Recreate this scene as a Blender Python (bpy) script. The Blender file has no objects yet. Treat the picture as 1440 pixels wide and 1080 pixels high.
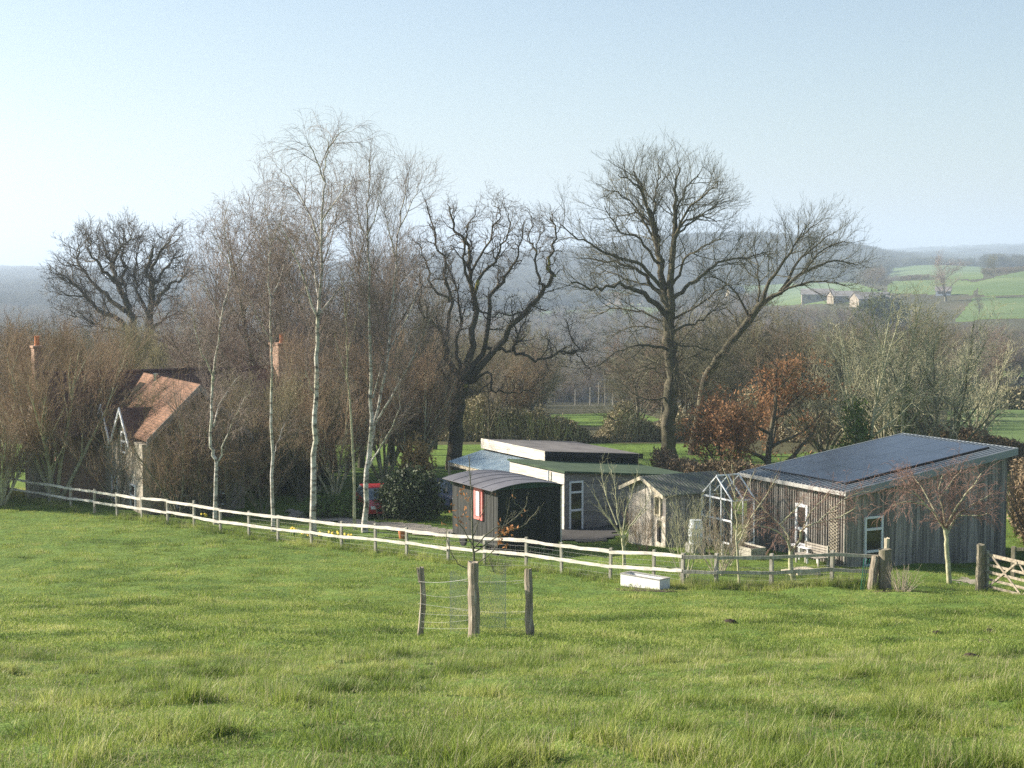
import bpy, math, random, zlib
import numpy as np
from math import sin, cos, pi, radians as R, atan2, hypot, exp, log

# ------------------------------------------------------------------ camera, sky, sun, exposure
S = bpy.context.scene
C = S.collection
F = 2283.0                       # focal length in photograph pixels (1440 wide)
TH = math.atan((540 - 378) / F)  # downward tilt: horizon at y = 378
ST, CT = sin(TH), cos(TH)
cam_d = bpy.data.cameras.new('camera')
cam = bpy.data.objects.new('camera', cam_d); C.objects.link(cam)
cam_d.sensor_width = 36; cam_d.lens = F / 1440 * 36
cam_d.clip_start = 0.3; cam_d.clip_end = 30000
cam.location = (0, 0, 0); cam.rotation_euler = (pi / 2 - TH, 0, 0)
S.camera = cam

SUN_AZ, SUN_EL = R(-74), R(28)   # azimuth clockwise from +Y (view direction)
W = bpy.data.worlds.new('World'); S.world = W; W.use_nodes = True
nt = W.node_tree
sk = nt.nodes.new('ShaderNodeTexSky'); sk.sky_type = 'NISHITA'; sk.sun_disc = False
sk.sun_elevation = SUN_EL; sk.sun_rotation = SUN_AZ
sk.altitude = 0; sk.air_density = 1.0; sk.dust_density = 1.3; sk.ozone_density = 1.0
nt.links.new(sk.outputs[0], nt.nodes['Background'].inputs[0])
nt.nodes['Background'].inputs[1].default_value = 0.064
sl = bpy.data.lights.new('sun', 'SUN'); sl.energy = 5.0; sl.angle = R(0.5); sl.color = (1.0, 0.90, 0.76)
so = bpy.data.objects.new('sun', sl); C.objects.link(so)
_sd = (sin(SUN_AZ) * cos(SUN_EL), cos(SUN_AZ) * cos(SUN_EL), sin(SUN_EL))
import mathutils
so.rotation_euler = mathutils.Vector(_sd).to_track_quat('Z', 'Y').to_euler()
S.view_settings.view_transform = 'Standard'; S.view_settings.look = 'None'
S.view_settings.exposure = 1.25; S.view_settings.gamma = 1.0
S.cycles.max_bounces = 5; S.cycles.diffuse_bounces = 3; S.cycles.sample_clamp_indirect = 3.0; S.cycles.transparent_max_bounces = 12; S.cycles.volume_bounces = 1
S.cycles.use_adaptive_sampling = False
S.cycles.use_denoising = False       # fine twigs and grass survive better with a little grain
HAZE_DENSITY = 2.7e-4
SEED = 7

# ------------------------------------------------------------------ pixel -> point
def P(px, py, Y):
    u = (px - 720) / F; v = (540 - py) / F
    dy = CT + v * ST
    return (u * Y / dy, Y, (-ST + v * CT) * Y / dy)
def zy(py, Y):
    v = (540 - py) / F
    return (-ST + v * CT) * Y / (CT + v * ST)
def proj(x, y, z):
    f = y * CT - z * ST; up = y * ST + z * CT
    return 720 + F * x / f, 540 - F * up / f

# ------------------------------------------------------------------ terrain height field
DEP = [0.5, 13, 25, 36, 46, 56, 62, 72, 88, 110, 150, 300, 500, 700, 1000, 1300, 1800, 2400, 3000, 3600, 5000, 8000, 12000]
def col(near, far):
    out = list(near)
    for Y, py in zip(DEP[9:], far):
        out.append(zy(py, Y))
    return out
FY = {
 -600: [636, 596, 560, 532, 505, 470, 445, 420, 405, 396, 390, 384, 380, 379],
 0:   [636, 596, 560, 532, 505, 470, 445, 420, 405, 394, 390, 384, 380, 379],
 400: [634, 594, 562, 538, 515, 480, 452, 425, 403, 386, 390, 384, 379, 378],
 600: [632, 592, 570, 560, 540, 490, 447, 412, 380, 354, 385, 382, 376, 378],
 800: [630, 590, 572, 562, 545, 480, 440, 408, 370, 350, 382, 380, 374, 378],
 940: [629, 590, 572, 562, 543, 482, 430, 400, 352, 321, 380, 378, 372, 378],
 1040: [629, 590, 570, 555, 490, 440, 425, 398, 352, 318, 380, 376, 368, 378],
 1130: [628, 590, 568, 525, 445, 415, 405, 392, 350, 326, 378, 374, 362, 378],
 1210: [628, 590, 565, 520, 440, 405, 392, 382, 362, 344, 374, 370, 356, 376],
 1300: [630, 592, 560, 520, 447, 392, 386, 376, 371, 366, 366, 362, 350, 372],
 1440: [630, 592, 558, 505, 440, 378, 382, 382, 379, 376, 372, 352, 347, 370],
 2100: [630, 592, 558, 505, 440, 372, 378, 380, 379, 376, 372, 352, 346, 370]}
NEAR = {
 -600: [-1.7, -4.1, -6.2, -8.0, -9.5, -10.8, -11.5, -12.1, -12.5],
 0:    [-1.7, -4.1, -6.2, -8.05, -9.6, -10.9, -11.5, -12.05, -12.5],
 400:  [-1.7, -4.1, -6.2, -8.2, -9.75, -11.0, -11.5, -12.1, -12.5],
 600:  [-1.7, -4.1, -6.2, -8.3, -9.85, -11.0, -11.45, -12.1, -12.5],
 800:  [-1.7, -4.1, -6.2, -8.35, -9.9, -11.1, -11.55, -12.25, -12.6],
 940:  [-1.7, -4.1, -6.2, -8.35, -9.9, -11.15, -11.42, -11.85, -12.4],
 1040: [-1.7, -4.1, -6.2, -8.35, -9.9, -11.15, -11.5, -11.95, -12.4],
 1130: [-1.7, -4.1, -6.2, -8.35, -9.9, -11.15, -11.65, -12.2, -12.4],
 1210: [-1.7, -4.1, -6.2, -8.35, -9.9, -11.15, -11.65, -12.3, -12.5],
 1300: [-1.7, -4.1, -6.2, -8.35, -9.9, -11.15, -11.8, -12.6, -12.7],
 1440: [-1.7, -4.1, -6.2, -8.35, -9.9, -11.15, -11.9, -12.7, -12.8],
 2100: [-1.7, -4.1, -6.2, -8.35, -9.9, -11.15, -11.9, -12.7, -12.8]}
for _c in FY:      # leave room for the trees that stand on the ridges
    _o = 9 if _c >= 600 else 4
    FY[_c] = [v + (_o if k in (6, 7, 8, 9) and not (_c >= 1300 and k < 8) else 0) for k, v in enumerate(FY[_c])]
_cols = sorted(FY)
_tab = np.array([col(NEAR[c], FY[c]) for c in _cols])
ND, NC = 700, 220
_ld = np.linspace(log(0.5), log(12000), ND)
_pc = np.linspace(-600, 2100, NC)
_t1 = np.array([np.interp(np.exp(_ld), DEP, _tab[i]) for i in range(len(_cols))])
_g = np.array([np.interp(_pc, _cols, _t1[:, k]) for k in range(ND)])   # ND x NC
def _blur(a, n, axis):
    k = np.exp(-0.5 * (np.arange(-3 * n, 3 * n + 1) / n) ** 2); k /= k.sum()
    pad = [(0, 0), (0, 0)]; pad[axis] = (3 * n, 3 * n)
    b = np.pad(a, pad, mode='edge')
    return np.apply_along_axis(lambda m: np.convolve(m, k, 'valid'), axis, b)
_g = _blur(_blur(_g, 5, 0), 3, 1)

def _hash(ix, iy, s):
    h = (ix * 374761393 + iy * 668265263 + s * 974634777) & 0xffffffff
    h = ((h ^ (h >> 13)) * 1274126177) & 0xffffffff
    return ((h ^ (h >> 16)) & 0xffff) / 65535.0
def vnoise(x, y, s=0):
    x = np.asarray(x, float); y = np.asarray(y, float)
    ix = np.floor(x).astype(np.int64); iy = np.floor(y).astype(np.int64)
    fx = x - ix; fy = y - iy
    fx = fx * fx * (3 - 2 * fx); fy = fy * fy * (3 - 2 * fy)
    a = _hash(ix, iy, s); b = _hash(ix + 1, iy, s); c = _hash(ix, iy + 1, s); d = _hash(ix + 1, iy + 1, s)
    return (a * (1 - fx) + b * fx) * (1 - fy) + (c * (1 - fx) + d * fx) * fy
def fbm(x, y, s=0, o=3):
    r = 0; amp = 1; t = 0
    for k in range(o):
        r = r + amp * vnoise(np.asarray(x) * 2 ** k, np.asarray(y) * 2 ** k, s + k); t += amp; amp *= .55
    return r / t
def HH(x, y):
    x = np.asarray(x, float); y = np.asarray(y, float)
    r = np.hypot(x, y) + 1e-6
    a = np.arctan2(x, y); ac = np.clip(a, R(-24), R(24))
    D = np.clip(r * np.cos(ac), 0.5, 12000)
    pc = np.clip(720 + F * np.tan(ac), -600, 2100)
    i = np.clip((np.log(D) - _ld[0]) / (_ld[1] - _ld[0]), 0, ND - 1.001)
    j = np.clip((pc - _pc[0]) / (_pc[1] - _pc[0]), 0, NC - 1.001)
    i0 = i.astype(int); j0 = j.astype(int); fi = i - i0; fj = j - j0
    z = (_g[i0, j0] * (1 - fj) + _g[i0, j0 + 1] * fj) * (1 - fi) + (_g[i0 + 1, j0] * (1 - fj) + _g[i0 + 1, j0 + 1] * fj) * fi
    near = np.clip((95 - D) / 30, 0, 1)
    z = z + near * ((fbm(x / 1.2, y / 1.2, 3) - .5) * .22 + (fbm(x / 5.5, y / 5.5, 9) - .5) * .34)
    far = np.clip((D - 900) / 900, 0, 1) * np.clip((9000 - D) / 4000, 0, 1)
    z = z + far * (fbm(x / 260, y / 260, 21) - .5) * 16
    return z
def H(x, y):
    return float(HH(np.array([x]), np.array([y]))[0])
def G(px, Y, dz=0.0):
    """a point on the ground in photograph column px at depth Y"""
    x = (px - 720) / F * Y * (1.0 + 0.0)
    for _ in range(2):
        z = H(x, Y)
        f = Y * CT - z * ST
        x = (px - 720) / F * f
    return (x, Y, H(x, Y) + dz)

# ------------------------------------------------------------------ materials
def NM(name):
    m = bpy.data.materials.new(name); m.use_nodes = True
    return m, m.node_tree, m.node_tree.nodes['Principled BSDF']
def mat(name, c1, c2=None, scale=3.0, rough=.85, bump=0.0, bscale=None, stretch=(1, 1, 1), detail=6, metal=0, island=0.0, spec=.3, c3=None, lo=.35, hi=.65, transl=0):
    m, t, b = NM(name); N = t.nodes; L = t.links
    b.inputs['Roughness'].default_value = rough; b.inputs['Metallic'].default_value = metal
    b.inputs['Specular IOR Level'].default_value = spec
    tc = N.new('ShaderNodeTexCoord'); mp = N.new('ShaderNodeMapping'); mp.inputs['Scale'].default_value = stretch
    L.new(tc.outputs['Object'], mp.inputs[0])
    nz = N.new('ShaderNodeTexNoise'); nz.inputs['Scale'].default_value = scale; nz.inputs['Detail'].default_value = detail
    L.new(mp.outputs[0], nz.inputs[0])
    rp = N.new('ShaderNodeValToRGB'); e = rp.color_ramp.elements
    e[0].position = lo; e[1].position = hi; e[0].color = (*c1, 1); e[1].color = (*(c2 or c1), 1)
    if c3:
        k = e.new((lo + hi) / 2 + .08); k.color = (*c3, 1)
    L.new(nz.outputs['Fac'], rp.inputs[0]); out = rp.outputs[0]
    if island:
        g = N.new('ShaderNodeNewGeometry'); hs = N.new('ShaderNodeHueSaturation')
        mr = N.new('ShaderNodeMapRange'); mr.inputs[3].default_value = 1 - island; mr.inputs[4].default_value = 1 + island
        L.new(g.outputs['Random Per Island'], mr.inputs[0]); L.new(mr.outputs[0], hs.inputs['Value']); L.new(out, hs.inputs['Color']); out = hs.outputs[0]
    L.new(out, b.inputs['Base Color'])
    if bump:
        n2 = N.new('ShaderNodeTexNoise'); n2.inputs['Scale'].default_value = bscale or scale * 4; n2.inputs['Detail'].default_value = 4
        L.new(mp.outputs[0], n2.inputs[0])
        bp = N.new('ShaderNodeBump'); bp.inputs['Strength'].default_value = bump; bp.inputs['Distance'].default_value = .03
        L.new(n2.outputs['Fac'], bp.inputs['Height']); L.new(bp.outputs[0], b.inputs['Normal'])
    if transl:
        tr = N.new('ShaderNodeBsdfTranslucent'); mx = N.new('ShaderNodeMixShader'); mx.inputs[0].default_value = transl
        L.new(out, tr.inputs[0]); L.new(b.outputs[0], mx.inputs[1]); L.new(tr.outputs[0], mx.inputs[2])
        L.new(mx.outputs[0], N['Material Output'].inputs[0])
    return m
M = {}
M['wood_grey'] = mat('weathered_wood', (.20, .18, .15), (.34, .31, .27), 2.2, .9, .3, stretch=(5, 5, .5), island=.28)
M['cladding'] = mat('larch_cladding', (.15, .138, .125), (.35, .32, .28), 1.6, .9, .3, stretch=(6, 6, .35), island=.30)
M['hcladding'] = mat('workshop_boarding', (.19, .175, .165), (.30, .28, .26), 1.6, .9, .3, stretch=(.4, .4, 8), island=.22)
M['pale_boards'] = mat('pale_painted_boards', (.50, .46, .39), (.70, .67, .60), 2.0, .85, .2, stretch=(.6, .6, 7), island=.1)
M['rail'] = mat('silvered_rail_wood', (.52, .49, .43), (.76, .73, .66), 3, .85, .3, stretch=(1.2, 1.2, 5), island=.15)
M['gatewood'] = mat('weathered_gate_oak', (.24, .20, .15), (.44, .385, .30), 3, .9, .3, stretch=(3, 3, 3), island=.15)
M['post'] = mat('fence_post_wood', (.26, .245, .20), (.44, .42, .36), 4, .9, .4, stretch=(3, 3, .7), island=.15)
M['oldpost'] = mat('old_oak_post', (.20, .17, .13), (.46, .41, .34), 3.5, .95, .8, stretch=(4, 4, .5), c3=(.33, .28, .22))
M['darkpost'] = mat('mossy_post', (.13, .125, .08), (.25, .22, .17), 4, .95, .5, stretch=(3, 3, .6))
M['metal_roof'] = mat('coated_steel_roof', (.20, .23, .25), (.25, .28, .30), 1, .42, .0, spec=.5)
M['gutter'] = mat('eaves_trim', (.36, .36, .34), (.46, .45, .42), 5, .6)
M['panel'] = mat('solar_cells', (.012, .016, .028), (.018, .024, .038), 1, .16, spec=.7)
M['black'] = mat('black_rubber', (.012, .012, .013), (.02, .02, .022), 5, .6)
M['white'] = mat('white_frame_paint', (.72, .74, .76), (.80, .82, .84), 2, .45)
M['glass'] = mat('dark_window_pane', (.035, .035, .03), (.07, .06, .045), 2.5, .08, spec=.6)
M['hut'] = mat('flaking_black_paint', (.024, .026, .025), (.050, .052, .049), 3, .75, .2, stretch=(4, 4, .5), island=.12)
M['hut_end'] = mat('black_green_boards', (.012, .015, .014), (.022, .026, .024), 3, .8, .2, stretch=(4, 4, .5), island=.25)
M['hut_roof'] = mat('grey_tin_roof', (.105, .105, .120), (.15, .15, .168), 1.2, .6, spec=.4)
M['hut_fascia'] = mat('dark_green_paint', (.015, .05, .035), (.02, .065, .045), 3, .6)
M['red'] = mat('red_frame_paint', (.58, .15, .14), (.70, .25, .22), 6, .6)
M['felt'] = mat('grey_roof_felt', (.115, .11, .11), (.18, .17, .165), .8, .9, .1)
M['green_felt'] = mat('green_roof_felt', (.035, .065, .036), (.058, .092, .052), 1.2, .9, .1)
M['poly'] = mat('bluish_plastic_roof', (.32, .42, .50), (.44, .54, .60), 1.5, .25, spec=.6)
M['cream'] = mat('cream_timber', (.50, .44, .32), (.62, .55, .42), 3, .8, stretch=(3, 3, .6))
M['shed_wall'] = mat('lichened_shed_boards', (.46, .41, .34), (.64, .59, .51), 7, .95, .5, island=.12)
M['shed_roof'] = mat('grey_corrugated_sheet', (.115, .12, .115), (.19, .195, .185), 2.5, .85, .1, c3=(.14, .16, .12))
M['brick'] = None
M['render'] = mat('cream_render', (.34, .30, .235), (.50, .46, .38), 1.2, .9, .3, c3=(.40, .36, .29))
M['flint'] = mat('stone_wall', (.20, .17, .13), (.34, .30, .24), 6, .95, .5, detail=3)
M['tile_red'] = None
M['pot'] = mat('terracotta', (.50, .17, .07), (.64, .26, .12), 6, .85)
M['steel'] = mat('stainless_flue', (.5, .5, .5), (.6, .6, .6), 3, .25, metal=1)
M['plastic'] = mat('pale_blue_plastic', (.62, .68, .73), (.70, .75, .79), 3, .4)
M['concrete'] = mat('grey_concrete', (.28, .27, .25), (.38, .37, .34), 6, .9, .3)
M['trough'] = mat('white_enamel', (.72, .73, .70), (.80, .80, .78), 3, .35)
M['rust'] = mat('rusty_edge', (.20, .10, .06), (.34, .2, .13), 9, .9)
M['carred'] = mat('red_car_paint', (.38, .02, .03), (.42, .03, .04), 2, .25, spec=.6)
M['carblue'] = mat('navy_car_paint', (.02, .03, .07), (.03, .045, .09), 2, .25, spec=.6)
M['windscreen'] = mat('pale_windscreen', (.10, .13, .15), (.14, .18, .2), 2, .05, spec=.8)
M['wire'] = mat('galvanised_wire', (.42, .42, .40), (.56, .56, .54), 6, .5, metal=.2)
M['gravel'] = mat('gravel', (.25, .22, .18), (.40, .36, .29), 30, .95, .4, detail=3)
M['greyyard'] = mat('grey_yard_gravel', (.045, .043, .042), (.08, .077, .073), 30, .95, .4, detail=3)
M['soil'] = mat('dark_soil', (.035, .025, .018), (.075, .055, .04), 25, 1, .8, detail=3)
M['bark_dark'] = mat('oak_bark', (.085, .072, .055), (.17, .145, .105), 3, .95, .8, bscale=9, stretch=(1, 1, .5), c3=(.125, .118, .075))
M['bark_moss'] = mat('mossy_oak_bark', (.11, .095, .07), (.33, .29, .08), 1.1, .95, .8, bscale=9, c3=(.085, .075, .045), lo=.42, hi=.72)
M['bark_ash'] = mat('ash_bark', (.15, .14, .105), (.28, .265, .20), 3, .95, .5, bscale=9, c3=(.14, .14, .09))
M['bark_pale'] = mat('pale_lichened_bark', (.34, .33, .20), (.56, .54, .37), 3, .95, .4, bscale=9)
M['twig_purple'] = mat('purple_brown_twigs', (.215, .17, .145), (.32, .26, .215), .6, .9)
M['twig_brown'] = mat('warm_brown_twigs', (.23, .16, .10), (.34, .25, .16), .5, .9)
M['twig_grey'] = mat('grey_brown_twigs', (.18, .155, .12), (.27, .24, .185), .5, .9)
M['twig_olive'] = mat('olive_twigs', (.20, .18, .10), (.29, .26, .15), .5, .9)
M['twig_dark'] = mat('dark_oak_twigs', (.11, .095, .075), (.19, .16, .125), .5, .9)
M['twig_pink'] = mat('reddish_weeping_twigs', (.21, .125, .10), (.32, .205, .165), 2, .9)
M['twig_far'] = mat('woodland_twigs', (.14, .12, .085), (.23, .20, .145), .04, .95)
M['twig_ochre'] = mat('ochre_willow_twigs', (.24, .16, .06), (.34, .24, .10), .8, .9)
M['dead'] = mat('dead_stems', (.36, .30, .22), (.52, .45, .36), 3, .9)
M['leaf_brown'] = mat('dead_brown_leaves', (.28, .12, .05), (.46, .22, .09), 1.2, .8, island=.35, transl=.35)
M['leaf_orange'] = mat('copper_beech_leaves', (.31, .155, .075), (.50, .28, .14), .8, .8, island=.35, transl=.35)
M['leaf_ivy'] = mat('ivy_leaves', (.08, .13, .03), (.17, .24, .06), 1.2, .55, island=.4, transl=.2)
M['leaf_ever'] = mat('dark_evergreen_leaves', (.03, .048, .02), (.07, .095, .035), 1.2, .6, island=.4, transl=.1)
M['hedge_leaf'] = mat('clipped_hedge_foliage', (.15, .11, .065), (.27, .20, .12), .6, .95, island=.4)
M['bramble'] = mat('bramble_tangle', (.22, .195, .115), (.36, .315, .20), .5, .95, island=.35)
M['yellow'] = mat('daffodil_yellow', (.75, .55, .04), (.8, .62, .06), 5, .6)
M['stem_green'] = mat('daffodil_leaves', (.08, .16, .05), (.12, .2, .07), 5, .6)
M['farm_roof'] = mat('pale_barn_sheeting', (.20, .19, .18), (.28, .265, .25), .3, .8)
M['farm_wall'] = mat('farm_stone', (.24, .21, .17), (.32, .28, .22), .3, .9)
M['rope'] = mat('green_rope', (.02, .16, .10), (.03, .2, .13), 5, .8)

def brickmat(name, c1, c2, mortar, scale, w=.22, h=.075, msize=.008):
    m, t, b = NM(name); N = t.nodes; L = t.links
    tc = N.new('ShaderNodeTexCoord'); sp = N.new('ShaderNodeSeparateXYZ'); cb = N.new('ShaderNodeCombineXYZ')
    ad = N.new('ShaderNodeMath'); ad.operation = 'SUBTRACT'
    L.new(tc.outputs['Object'], sp.inputs[0]); L.new(sp.outputs[0], ad.inputs[0]); L.new(sp.outputs[1], ad.inputs[1])
    L.new(ad.outputs[0], cb.inputs[0]); L.new(sp.outputs[2], cb.inputs[1])
    br = N.new('ShaderNodeTexBrick'); br.inputs['Scale'].default_value = scale
    br.inputs['Color1'].default_value = (*c1, 1); br.inputs['Color2'].default_value = (*c2, 1); br.inputs['Mortar'].default_value = (*mortar, 1)
    br.inputs['Brick Width'].default_value = w; br.inputs['Row Height'].default_value = h; br.inputs['Mortar Size'].default_value = msize
    L.new(cb.outputs[0], br.inputs[0])
    nz = N.new('ShaderNodeTexNoise'); nz.inputs['Scale'].default_value = 1.3; nz.inputs['Detail'].default_value = 5; L.new(tc.outputs['Object'], nz.inputs[0])
    mx = N.new('ShaderNodeMix'); mx.data_type = 'RGBA'; mx.blend_type = 'MULTIPLY'; mx.inputs[0].default_value = .7
    rp = N.new('ShaderNodeValToRGB'); rp.color_ramp.elements[0].position = .35; rp.color_ramp.elements[1].position = .65
    rp.color_ramp.elements[0].color = (.55, .5, .45, 1); rp.color_ramp.elements[1].color = (1, 1, 1, 1)
    L.new(nz.outputs[0], rp.inputs[0]); L.new(br.outputs[0], mx.inputs[6]); L.new(rp.outputs[0], mx.inputs[7]); L.new(mx.outputs[2], b.inputs['Base Color'])
    b.inputs['Roughness'].default_value = .9
    return m
M['brick'] = brickmat('old_brick', (.30, .17, .11), (.42, .26, .18), (.34, .29, .23), 1)
M['tile_red'] = brickmat('orange_clay_tiles', (.21, .105, .06), (.30, .155, .085), (.12, .07, .045), 1, .2, .11, .01)
M['tile_dark'] = brickmat('dark_clay_tiles', (.14, .075, .06), (.20, .11, .085), (.07, .04, .035), 1, .2, .11, .01)

def birch_mat():
    m, t, b = NM('white_birch_bark'); N = t.nodes; L = t.links
    tc = N.new('ShaderNodeTexCoord'); mp = N.new('ShaderNodeMapping'); mp.inputs['Scale'].default_value = (1.5, 1.5, 3.5)
    L.new(tc.outputs['Object'], mp.inputs[0])
    n1 = N.new('ShaderNodeTexNoise'); n1.inputs['Scale'].default_value = 1.6; n1.inputs['Detail'].default_value = 5; L.new(mp.outputs[0], n1.inputs[0])
    rp = N.new('ShaderNodeValToRGB'); e = rp.color_ramp.elements
    e[0].position = .36; e[0].color = (.12, .10, .08, 1); e[1].position = .50; e[1].color = (.50, .47, .42, 1)
    k = e.new(.7); k.color = (.68, .65, .60, 1)
    L.new(n1.outputs[0], rp.inputs[0])
    n2 = N.new('ShaderNodeTexNoise'); n2.inputs['Scale'].default_value = .5; n2.inputs['Detail'].default_value = 3; L.new(tc.outputs['Object'], n2.inputs[0])
    r2 = N.new('ShaderNodeValToRGB'); r2.color_ramp.elements[0].position = .45; r2.color_ramp.elements[1].position = .7
    r2.color_ramp.elements[0].color = (1, 1, 1, 1); r2.color_ramp.elements[1].color = (.62, .66, .42, 1)
    L.new(n2.outputs[0], r2.inputs[0])
    mx = N.new('ShaderNodeMix'); mx.data_type = 'RGBA'; mx.blend_type = 'MULTIPLY'; mx.inputs[0].default_value = 1
    L.new(rp.outputs[0], mx.inputs[6]); L.new(r2.outputs[0], mx.inputs[7]); L.new(mx.outputs[2], b.inputs['Base Color'])
    b.inputs['Roughness'].default_value = .7
    return m
M['birch'] = birch_mat()
def glassmat():
    m, t, b = NM('greenhouse_glass'); N = t.nodes; L = t.links
    tr = N.new('ShaderNodeBsdfTransparent'); tr.inputs[0].default_value = (.86, .9, .9, 1)
    gl = N.new('ShaderNodeBsdfGlossy'); gl.inputs['Roughness'].default_value = .05
    mx = N.new('ShaderNodeMixShader'); mx.inputs[0].default_value = .14
    L.new(tr.outputs[0], mx.inputs[1]); L.new(gl.outputs[0], mx.inputs[2]); L.new(mx.outputs[0], N['Material Output'].inputs[0])
    return m
M['clear'] = glassmat()

# ------------------------------------------------------------------ object helpers
def tagit(o, label=None, cat=None, group=None, kind=None):
    if label: o['label'] = label
    if cat: o['category'] = cat
    if group: o['group'] = group
    if kind: o['kind'] = kind
    return o
def empty(name, loc, label, cat, group=None):
    o = bpy.data.objects.new(name, None); C.objects.link(o); o.location = loc
    o.empty_display_size = .3
    return tagit(o, label, cat, group)
def mesh_np(name, V, Q, m, parent=None, T=None, smooth=False, loc=None):
    """V n x 3 array, Q k x 4 quads, T j x 3 triangles"""
    me = bpy.data.meshes.new(name)
    V = np.asarray(V, np.float32); nq = 0 if Q is None else len(Q); ntri = 0 if T is None else len(T)
    if parent is not None:
        q = parent; off = np.zeros(3, np.float32)
        while q is not None: off += np.array(q.location, np.float32); q = q.parent
        V = V - off
    elif loc is not None: V = V - np.asarray(loc, np.float32)
    me.vertices.add(len(V)); me.vertices.foreach_set('co', V.ravel())
    idx = []; tot = []
    if nq: idx.append(np.asarray(Q, np.int32).ravel()); tot.append(np.full(nq, 4))
    if ntri: idx.append(np.asarray(T, np.int32).ravel()); tot.append(np.full(ntri, 3))
    idx = np.concatenate(idx); tot = np.concatenate(tot).astype(np.int32)
    me.loops.add(len(idx)); me.loops.foreach_set('vertex_index', idx.astype(np.int32))
    me.polygons.add(len(tot)); me.polygons.foreach_set('loop_start', (np.cumsum(tot) - tot).astype(np.int32))
    try: me.polygons.foreach_set('loop_total', tot)
    except Exception: pass
    me.update(calc_edges=True)
    me.polygons.foreach_set('use_smooth', np.full(len(tot), bool(smooth)))
    for mm in (m if isinstance(m, (list, tuple)) else [m]): me.materials.append(mm)
    o = bpy.data.objects.new(name, me); C.objects.link(o)
    if parent is not None: o.parent = parent
    return o
def copy_thing(root, loc, rotz, scale, label, group):
    c = root.copy(); C.objects.link(c); c.location = loc; c.rotation_euler = (0, 0, rotz)
    c.scale = scale if isinstance(scale, tuple) else (scale,) * 3
    if label: c['label'] = label
    if group: c['group'] = group
    for ch in root.children:
        d = ch.copy(); C.objects.link(d); d.parent = c
        for g in ch.children:
            e = g.copy(); C.objects.link(e); e.parent = d
    return c

class Frame:
    """local frame: origin, u = along, w = depth, z up"""
    def __init__(s, o, ang=None, u=None):
        s.o = o
        if u is None: u = (cos(ang), sin(ang))
        l = hypot(*u); s.u = (u[0] / l, u[1] / l); s.w = (-s.u[1], s.u[0])
    def __call__(s, a, b, z):
        return (s.o[0] + s.u[0] * a + s.w[0] * b, s.o[1] + s.u[1] * a + s.w[1] * b, s.o[2] + z)
class MB:
    def __init__(s): s.V = []; s.Q = []; s.T = []
    def quad(s, a, b, c, d):
        n = len(s.V); s.V += [a, b, c, d]; s.Q.append((n, n + 1, n + 2, n + 3))
    def hexa(s, p):  # 8 corners: bottom 0-3, top 4-7
        n = len(s.V); s.V += list(p)
        for f in ((0, 3, 2, 1), (4, 5, 6, 7), (0, 1, 5, 4), (1, 2, 6, 5), (2, 3, 7, 6), (3, 0, 4, 7)):
            s.Q.append(tuple(n + k for k in f))
    def box(s, fr, a0, a1, b0, b1, z0, z1, z00=None):
        """z1 may be a function (a,b)->z for sloping tops, z0 too"""
        f0 = z0 if callable(z0) else (lambda a, b: z0)
        f1 = z1 if callable(z1) else (lambda a, b: z1)
        q = [(a0, b0), (a1, b0), (a1, b1), (a0, b1)]
        s.hexa([fr(a, b, f0(a, b)) for a, b in q] + [fr(a, b, f1(a, b)) for a, b in q])
    def prism(s, pts0, pts1):
        """two parallel polygons (same count) joined; caps fanned"""
        n = len(s.V); k = len(pts0); s.V += list(pts0) + list(pts1)
        for i in range(k):
            j = (i + 1) % k; s.Q.append((n + i, n + j, n + k + j, n + k + i))
        for i in range(1, k - 1):
            s.T.append((n, n + i + 1, n + i)); s.T.append((n + k, n + k + i, n + k + i + 1))
    def tube(s, pts, rad, k=6, cap=True):
        rad = rad if isinstance(rad, (list, tuple)) else [rad] * len(pts)
        V, Q = tubes_np([(0, pts, rad)], k)
        n = len(s.V); s.V += [tuple(v) for v in V]; s.Q += [tuple(int(x) + n for x in q) for q in Q]
        if cap:
            for base, sg in ((n, -1), (len(s.V) - k, 1)):
                for i in range(1, k - 1):
                    s.T.append((base, base + i, base + i + 1) if sg > 0 else (base, base + i + 1, base + i))
    def build(s, name, m, parent=None, smooth=False, loc=None):
        o = mesh_np(name, s.V, s.Q if s.Q else None, m, parent, s.T if s.T else None, smooth, loc)
        if loc is not None and parent is None: o.location = loc
        return o

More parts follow.
